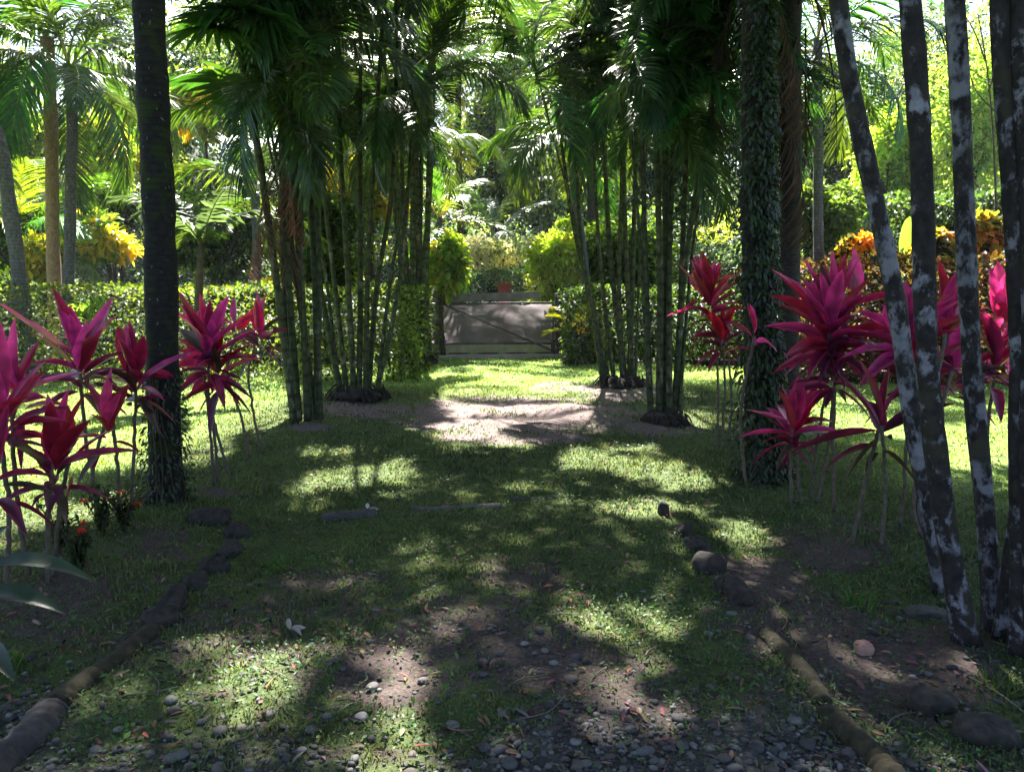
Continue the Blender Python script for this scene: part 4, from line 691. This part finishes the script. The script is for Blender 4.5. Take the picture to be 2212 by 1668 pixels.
b1 = gp(1942, 790); banana('single upright lime banana leaf above the croton hedge', b1, [(b1+[0, 0, 1.9], (.02, 0, 1), (0, -1, 0), 1.25, .42, .05), (b1+[0.1, 0, 1.8], (-.8, .1, .8), (0, -1, .4), .8, .3, .4)], h=1.9, col=(.12, .26, .04))
BF = frond_mesh('torn_banana_leaf', 1.5, 20, .30, .10, 1.3, vee=.05, ldroop=.5, col=(.035, .06, .04), rcol=(.08, .11, .05), ang=72, bare=.1, seed=41); BF.materials.append(M['bush'])
b2 = gp(430, 850); bt = empty('banana_plant', b2, 'banana plant with torn drooping grey green leaves right of the mossy palm', 'banana plant'); g = Geo(); v, q, t_ = tube(spline([b2, b2+[.05, 0, 1.2], b2+[.15, 0, 2.3]], 12), np.linspace(.08, .05, 12), 10, .03); g.add(v, q, t_, (.3, .3, .3)); put('trunk', g, M['bark'], bt)
for (yw, pt_, s__) in [(3.3, 45, 1.0), (2.6, 60, .9), (.3, 40, .9), (-.8, 55, .9), (4.4, 30, 1.0), (1.4, 50, .8), (5.3, 25, .8)]: place_frond(bt, BF, b2+[.15, 0, 2.25], yw, R(pt_), s__, (1, 1, 1), name='leaf', prune=False)
# bromeliad by the gate
b3 = gp(1262, 775); n = 26; k = np.arange(n); az = k*2.399; el = np.radians(75-70*k/n); Dd = np.stack([np.cos(az)*np.cos(el), np.sin(az)*np.cos(el), np.sin(el)], -1)
bt = empty('yellow_fern', b3, 'yellow leaved fern at the right end of the gate', 'fern'); g = Geo(); v, q, t_ = tube([b3, b3+[0, 0, .3], b3+[-.05, 0, .55]], [.09, .08, .07], 10); g.add(v, q, t_); put('stem', g, M['root'], bt)
for k_ in range(12): place_frond(bt, FR[k_ % 5], b3+[-.05, 0, .55], k_*2.399, R(60-6*k_), .58, (6.0, 3.2, .6), prune=False)

# small flowering ixora at the left
def ixora(label, u, v, s, nfl):
    b_ = gp(u, v); root = empty('ixora', b_, label, 'flowering shrub', 'small red flowered shrubs at the left'); g = Geo(); tips = []
    for k in range(16):
        a_ = random.uniform(0, 6.28); e = b_+np.array([.45*s*math.cos(a_)*random.random(), .3*s*math.sin(a_)*random.random(), s*random.uniform(.5, 1)]); P = spline([b_+[random.uniform(-.05, .05)]*2+[0] if False else b_, (b_+e)/2+[0, 0, .05], e], 8); v_, q, t_ = tube(P, np.linspace(.006, .003, 8), 5); g.add(v_, q, t_, (.06, .04, .03)); tips.append(P)
    put('twigs', g, M['stem'], root); g = Geo(); A_ = np.concatenate([P[2:] for P in tips]); A_ = np.repeat(A_, 4, 0); n = len(A_); v_, q, _, c = leaves(A_+rdir(n)*.01, rdir(n)+[0, 0, .4], rdir(n)*.4+[0, 0, 1], rng.uniform(.03, .06, n), rng.uniform(.012, .022, n), .2, 4, 'leaf', .2, jit((.035, .06, .022), n, .3)); g.add(v_, q, None, c); put('foliage', g, M['bush'], root)
    for k in range(nfl):
        p_ = tips[k][-1]; n = 34; o = rdir(n); o[:, 2] = np.abs(o[:, 2]); g = Geo(); v_, q, _, c = leaves(p_+o*.012, o, rdir(n), .018, .010, .1, 3, 'oval', .1, jit((.62, .05, .03), n, .15)); g.add(v_, q, None, c); put('flower', g, M['cordyline'], root)
ixora('small shrub with one red flower beside the low cordyline', 128, 1200, .36, 1); ixora('small red flowered shrub in the middle of the left bed', 220, 1160, .36, 2); ixora('small red flowered shrub nearest the dark mossy palm', 268, 1150, .34, 2); ixora('leafy red flowered shrub at the front of the left bed', 170, 1240, .3, 1)
# foreground leaves in the lower left corner
b4 = gp(-60, 1420); fg = empty('broad_leaf_plant', b4, 'dark broad leaved plant reaching in at the lower left edge', 'plant')
for (u0, v0, d, L, W, dr) in [(-20, 1225, (1, .05, .28), .42, .085, .45), (-40, 1290, (1, -.1, .25), .36, .09, .4), (-40, 1400, (.7, -.5, .2), .3, .08, .4), (-60, 1230, (.2, .5, .8), .3, .08, .4)]:
    g = Geo(); p_ = at(u0, v0, 2.9); v, q, _, c = leaves([p_], [d], [(0, -.35, 1)], L, W, dr, 12, 'lance', .25, (.03, .055, .035)); g.add(v, q, None, c); v, q, t_ = tube(spline([b4, (b4+p_)/2+[-.05, 0, .05], p_], 8), .008, 6); g.add(v, q, t_, (.05, .07, .03)); put('leaf', g, M['frond'], fg)
# weed tufts
for k, (u, v, lb) in enumerate([(2150, 1500, 'tuft of blade grass below the right hand lichen palms'), (1860, 1310, 'tuft of long grass right of the black edging stones'), (20, 1440, 'small green tuft at the left edge above the dark log'), (600, 1225, 'bright grass tuft beside the left edging stones')]):
    b_ = gp(u, v); n = 60; D = rdir(n)*.6+[0, 0, 1]; g = Geo(); v_, q, _, c = leaves(b_+rdir(n)*[.07, .07, 0], D, rdir(n), rng.uniform(.07, .16, n), .008, .35, 5, 'blade', .1, jit((.07, .14, .03), n, .2)); g.add(v_, q, None, c); tag(put('grass_tuft', g, M['grass']), lb, 'grass tuft')

# ------------------------------------------------------------------ gate
GY = 18.6; gl, gr_ = at(928, 700, GY)[0], at(1195, 700, GY)[0]; gate = empty('gate', ((gl+gr_)/2, GY, 0), 'garden gate covered with grey shade cloth at the end of the path', 'gate')
def bx(x0, x1, y0, y1, z0, z1):
    V = np.array([[x, y, z] for z in (z0, z1) for (x, y) in ((x0, y0), (x1, y0), (x1, y1), (x0, y1))]); Q = [(0, 3, 2, 1), (4, 5, 6, 7), (0, 1, 5, 4), (1, 2, 6, 5), (2, 3, 7, 6), (3, 0, 4, 7)]; return V, Q
m, t, out = nodes('shade_cloth'); N = t.nodes.new; L = t.links.new
tc = N('ShaderNodeTexCoord'); nz = N('ShaderNodeTexNoise'); nz.inputs['Scale'].default_value = 3; nz.inputs['Detail'].default_value = 6; L(tc.outputs['Object'], nz.inputs['Vector'])
mx = N('ShaderNodeMixRGB'); mx.inputs[1].default_value = (.155, .133, .145, 1); mx.inputs[2].default_value = (.25, .22, .235, 1); L(nz.outputs[0], mx.inputs[0])
d = N('ShaderNodeBsdfDiffuse'); L(mx.outputs[0], d.inputs[0]); tr = N('ShaderNodeBsdfTranslucent'); L(mx.outputs[0], tr.inputs[0]); tp = N('ShaderNodeBsdfTransparent')
a1 = N('ShaderNodeMixShader'); a1.inputs[0].default_value = .55; L(d.outputs[0], a1.inputs[1]); L(tr.outputs[0], a1.inputs[2]); a2 = N('ShaderNodeMixShader'); a2.inputs[0].default_value = .15; L(a1.outputs[0], a2.inputs[1]); L(tp.outputs[0], a2.inputs[2]); L(a2.outputs[0], out.inputs[0]); M['cloth'] = m
nx_, nz_ = 60, 26; XX, ZZ = np.meshgrid(np.linspace(gl+.04, gr_-.04, nx_), np.linspace(.30, 1.24, nz_)); YY = GY+.02*np.sin(XX*5+ZZ*3)+.015*np.sin(XX*11-ZZ*9)+.012*np.sin(ZZ*22+XX*2); i = (np.arange(nz_-1)[:, None]*nx_+np.arange(nx_-1)[None]).ravel()
g = Geo(); g.add(np.stack([XX, YY, ZZ], -1), np.stack([i, i+1, i+nx_+1, i+nx_], -1)); put('shade_cloth', g, M['cloth'], gate)
g = Geo()
for zz in (.06, .29, 1.26):
    v, q, t_ = tube([(gl, GY, zz), (gr_, GY, zz+.02)], .022, 8); g.add(v, q, t_)
for xx in (gl, gr_): v, q, t_ = tube([(xx, GY, .0), (xx, GY, 1.3)], .026, 8); g.add(v, q, t_)
put('frame', g, M['metal'], gate)
g = Geo(); v, q, t_ = tube([(gl+.25, GY-.05, 1.27), (gr_-.05, GY-.05, .15)], .02, 8); g.add(v, q, t_); put('brace', g, M['metal'], gate)
g = Geo(); V, Q = bx(gl+.12, gr_-.3, GY-.04, GY+.02, 1.29, 1.46); V[:, 2] += (V[:, 0]-gl)*.03; g.add(V, Q); put('top_board', g, M['gatewood'], gate, smooth=False)
g = Geo(); XX, ZZ = np.meshgrid(np.linspace(gl+.05, gr_-.05, 50), np.linspace(.03, .28, 8)); YY = GY-.012+.01*np.sin(XX*9+ZZ*8); i = (np.arange(7)[:, None]*50+np.arange(49)[None]).ravel(); g.add(np.stack([XX, YY, ZZ], -1), np.stack([i, i+1, i+51, i+50], -1)); M['lower'] = plain_material('ground_view', (.28, .26, .12), (.45, .4, .26), 4, .9, .4); put('ground_view_strip', g, M['lower'], gate)  # added strip coloured like the grass and kerb seen through the gate
for (xx, lb) in ((gl-.12, 'dark wooden gate post on the left beside the canes'), (gr_+.1, 'dark wooden gate post on the right of the cloth gate')):
    P = np.stack([xx+.008*rng.standard_normal(12), GY+.01*rng.standard_normal(12), np.linspace(-.05, 1.5, 12)], -1); g = Geo(); v, q, t_ = tube(P, .06, 12, .04); g.add(v, q, t_); tag(put('gate_post', g, M['log_dark']), lb, 'post')
g = Geo(); V, Q = bx(-.30, .05, 21.6, 21.95, 0, 1.72); V[:, 0] += .10; g.add(V, Q); V, Q = bx(-.325, .075, 21.575, 21.975, 1.723, 1.77); V[:, 0] += .10; g.add(V, Q); po = tag(put('red_pillar', g, M['red'], smooth=False), 'small red pillar standing beyond the gate', 'pillar')
po.location = (at(1090, 600, 21.8)[0]+.02, 0, 0)
bv = po.modifiers.new('bevel', 'BEVEL'); bv.width = .015
def kerb(label, u0, v0, u1, v1, w_, h_, mat='kerb'):
    a_, b_ = gp(u0, v0), gp(u1, v1); n = 40; P = a_+(b_-a_)*np.linspace(0, 1, n)[:, None]; g = Geo(); V = []
    for k, p_ in enumerate(P): hh = h_*(1+.1*math.sin(k*1.7)+.1*random.random()); V += [p_+[0, -w_, -.03], p_+[0, -w_, hh], p_+[0, w_, hh], p_+[0, w_, -.03]]
    Q = [(4*k+j, 4*k+4+j, 4*k+4+(j+1) % 4, 4*k+(j+1) % 4) for k in range(n-1) for j in range(3)]; g.add(V, Q); return tag(put('kerb', g, M[mat], smooth=False), label, 'kerb')
kerb('pale kerb below the cloth gate', 905, 776, 1260, 771, .08, .07); kerb('dark stone border at the foot of the left hedge', -150, 792, 880, 786, .12, .14, 'moss_stone'); kerb('pale stone border at the foot of the croton hedge', 1640, 812, 2500, 832, .14, .14); kerb('dark stone border at the foot of the hedge right of the gate', 1270, 782, 1640, 790, .1, .1, 'moss_stone')
# bare branches upper right
bt = empty('bare_tree', at(2140, 700, 17)*[1, 1, 0], 'thin bare branching sapling at the upper right', 'tree')
g = Geo()
for pts, r0 in [([(2150, 700), (2150, 400), (2128, 120), (2112, 30)], .035), ([(2135, 200), (2175, 60), (2190, -60)], .02), ([(2128, 130), (2100, 60), (2060, 0)], .018), ([(2148, 240), (2110, 200), (2085, 100)], .015), ([(2150, 260), (2190, 200)], .015), ([(2140, 180), (2080, 140)], .01)]:
    P = np.array([at(u, v, 17) for u, v in pts]); 
    if pts[0][1] == 700: P[0][2] = 0
    v, q, t_ = tube(spline(P, 20), np.linspace(r0, r0*.35, 20), 7, .05); g.add(v, q, t_)
put('trunk', g, M['bark'], bt)

# ------------------------------------------------------------------ prune fronds that would shade the sunny spots
def cast_hits(P, cb):
    dg = bpy.context.evaluated_depsgraph_get(); S = Vector([float(c) for c in SUN]); blocked = np.zeros(len(P), bool)
    for i, p_ in enumerate(P):
        o = Vector([float(c) for c in p_])
        for j in range(10):
            ok, loc, nn, idx, ob, mt = sc.ray_cast(dg, o, S)
            if not ok: break
            blocked[i] = True
            if cb is None: break
            cb(ob, loc, i); o = loc+S*.02
    return blocked
bpy.context.view_layer.update(); cnt = {}
pts = []
for (a, b, p, h) in LIT:
    for k in range(60):
        r0 = random.random()**.5; th = random.uniform(0, 6.28); pts.append(gp(a+p*r0*math.cos(th)*.92, b+h*r0*math.sin(th)*.92, .1))
def cb(ob, loc, i):
    nm = ob.name.split('.')[0]
    if nm in ('frond', 'fan_leaf') and loc.z > 2.0: cnt.setdefault(ob.name, set()).add(i)
cast_hits(pts, cb)
dele = [k for k, v in cnt.items() if len(v) >= 16 and not bpy.data.objects[k].get('keep_')]
print('pruned', len(dele), 'of', sum(o.name.split('.')[0] == 'frond' for o in bpy.data.objects))
for k in dele: bpy.data.objects.remove(bpy.data.objects[k])
bpy.context.view_layer.update()
# ------------------------------------------------------------------ added shade trees (unseen crowns, leaves set to shape the ground shade)
def added_shade_tree(label, trunk, xr, yr, n, seed):
    q = np.random.default_rng(seed); root = empty('added_shade_tree', trunk, label, 'tree', None)
    x = q.uniform(xr[0], xr[1], n); y = q.uniform(yr[0], yr[1], n); l = np.zeros(n)
    for dx, dy in ((0, 0), (.09, 0), (-.09, 0), (0, .13), (0, -.13)): l = np.maximum(l, lit(x+dx, y+dy, 1.0))
    k = (l < .5); x, y = x[k], y[k]; hit = cast_hits(np.stack([x, y, 0*x+.05], -1), None); k = ~hit | (q.random(len(x)) < .06); print('unshaded', (~hit).mean()); x, y = x[k], y[k]; n = len(x)
    h = 9.3+1.6*np.sin(x*.7+y*.5)+q.uniform(-.9, 1.4, n); t_ = h/SUN[2]
    P = np.stack([x+SUN[0]*t_, y+SUN[1]*t_, h], -1)
    u, v = proj(P[:, 0], P[:, 1], P[:, 2]); k = (v < -60); P = P[k]; n = len(P)
    D = rdir(n); D[:, 2] *= .4; L = q.uniform(.14, .24, n); g = Geo(); vv, qq, _, c = leaves(P, D, rdir(n)*.45+SUN, L, L*.6, .12, 3, 'leaf', .15, jit((.05, .10, .025), n, .2)); g.add(vv, qq, None, c); put('crown', g, M['added_canopy'], root)
    tr_ = np.array(trunk, float); g = Geo(); fork = tr_+[0, .3, 6.0]; vv, qq, tt = tube(spline([tr_, tr_+[.1, .1, 3], fork], 24), np.linspace(.34, .22, 24), 14, .03); g.add(vv, qq, tt)
    for j in range(10):
        e = P[q.integers(0, n)]; mid = fork*.45+e*.55+[0, 0, .4]; vv, qq, tt = tube(spline([fork, mid, e], 16), np.linspace(.12, .02, 16), 7, .03)
        uu, v2 = proj(vv[:, 0], vv[:, 1], vv[:, 2]); inside = (uu > -50) & (uu < 2262) & (v2 > -30)
        if inside.any(): continue
        g.add(vv, qq, tt)
    put('trunk', g, M['bark'], root)
added_shade_tree('added unseen tree left of the path, crown shaped to shade the ground', (-13.5, 16.5, 0), (-7, .3), (-7, 13.2), 42000, 1)
added_shade_tree('added unseen tree right of the path, crown shaped to shade the ground', (14.5, 16.5, 0), (-.3, 7), (-7, 13.2), 42000, 2)
bm_V, bm_Q = bx(-130, 130, -12, 140, -3, 24); g = Geo(); g.add(bm_V, bm_Q); m, t, out = nodes('garden_haze'); pv = t.nodes.new('ShaderNodeVolumePrincipled'); pv.inputs['Color'].default_value = (.86, .9, 1, 1); pv.inputs['Density'].default_value = .00035; pv.inputs['Anisotropy'].default_value = .3; t.links.new(pv.outputs[0], out.inputs['Volume'])
tag(put('haze', g, m, smooth=False), 'faint bluish haze in the humid garden air', 'haze', kind='stuff')
print('objects', len(bpy.data.objects))
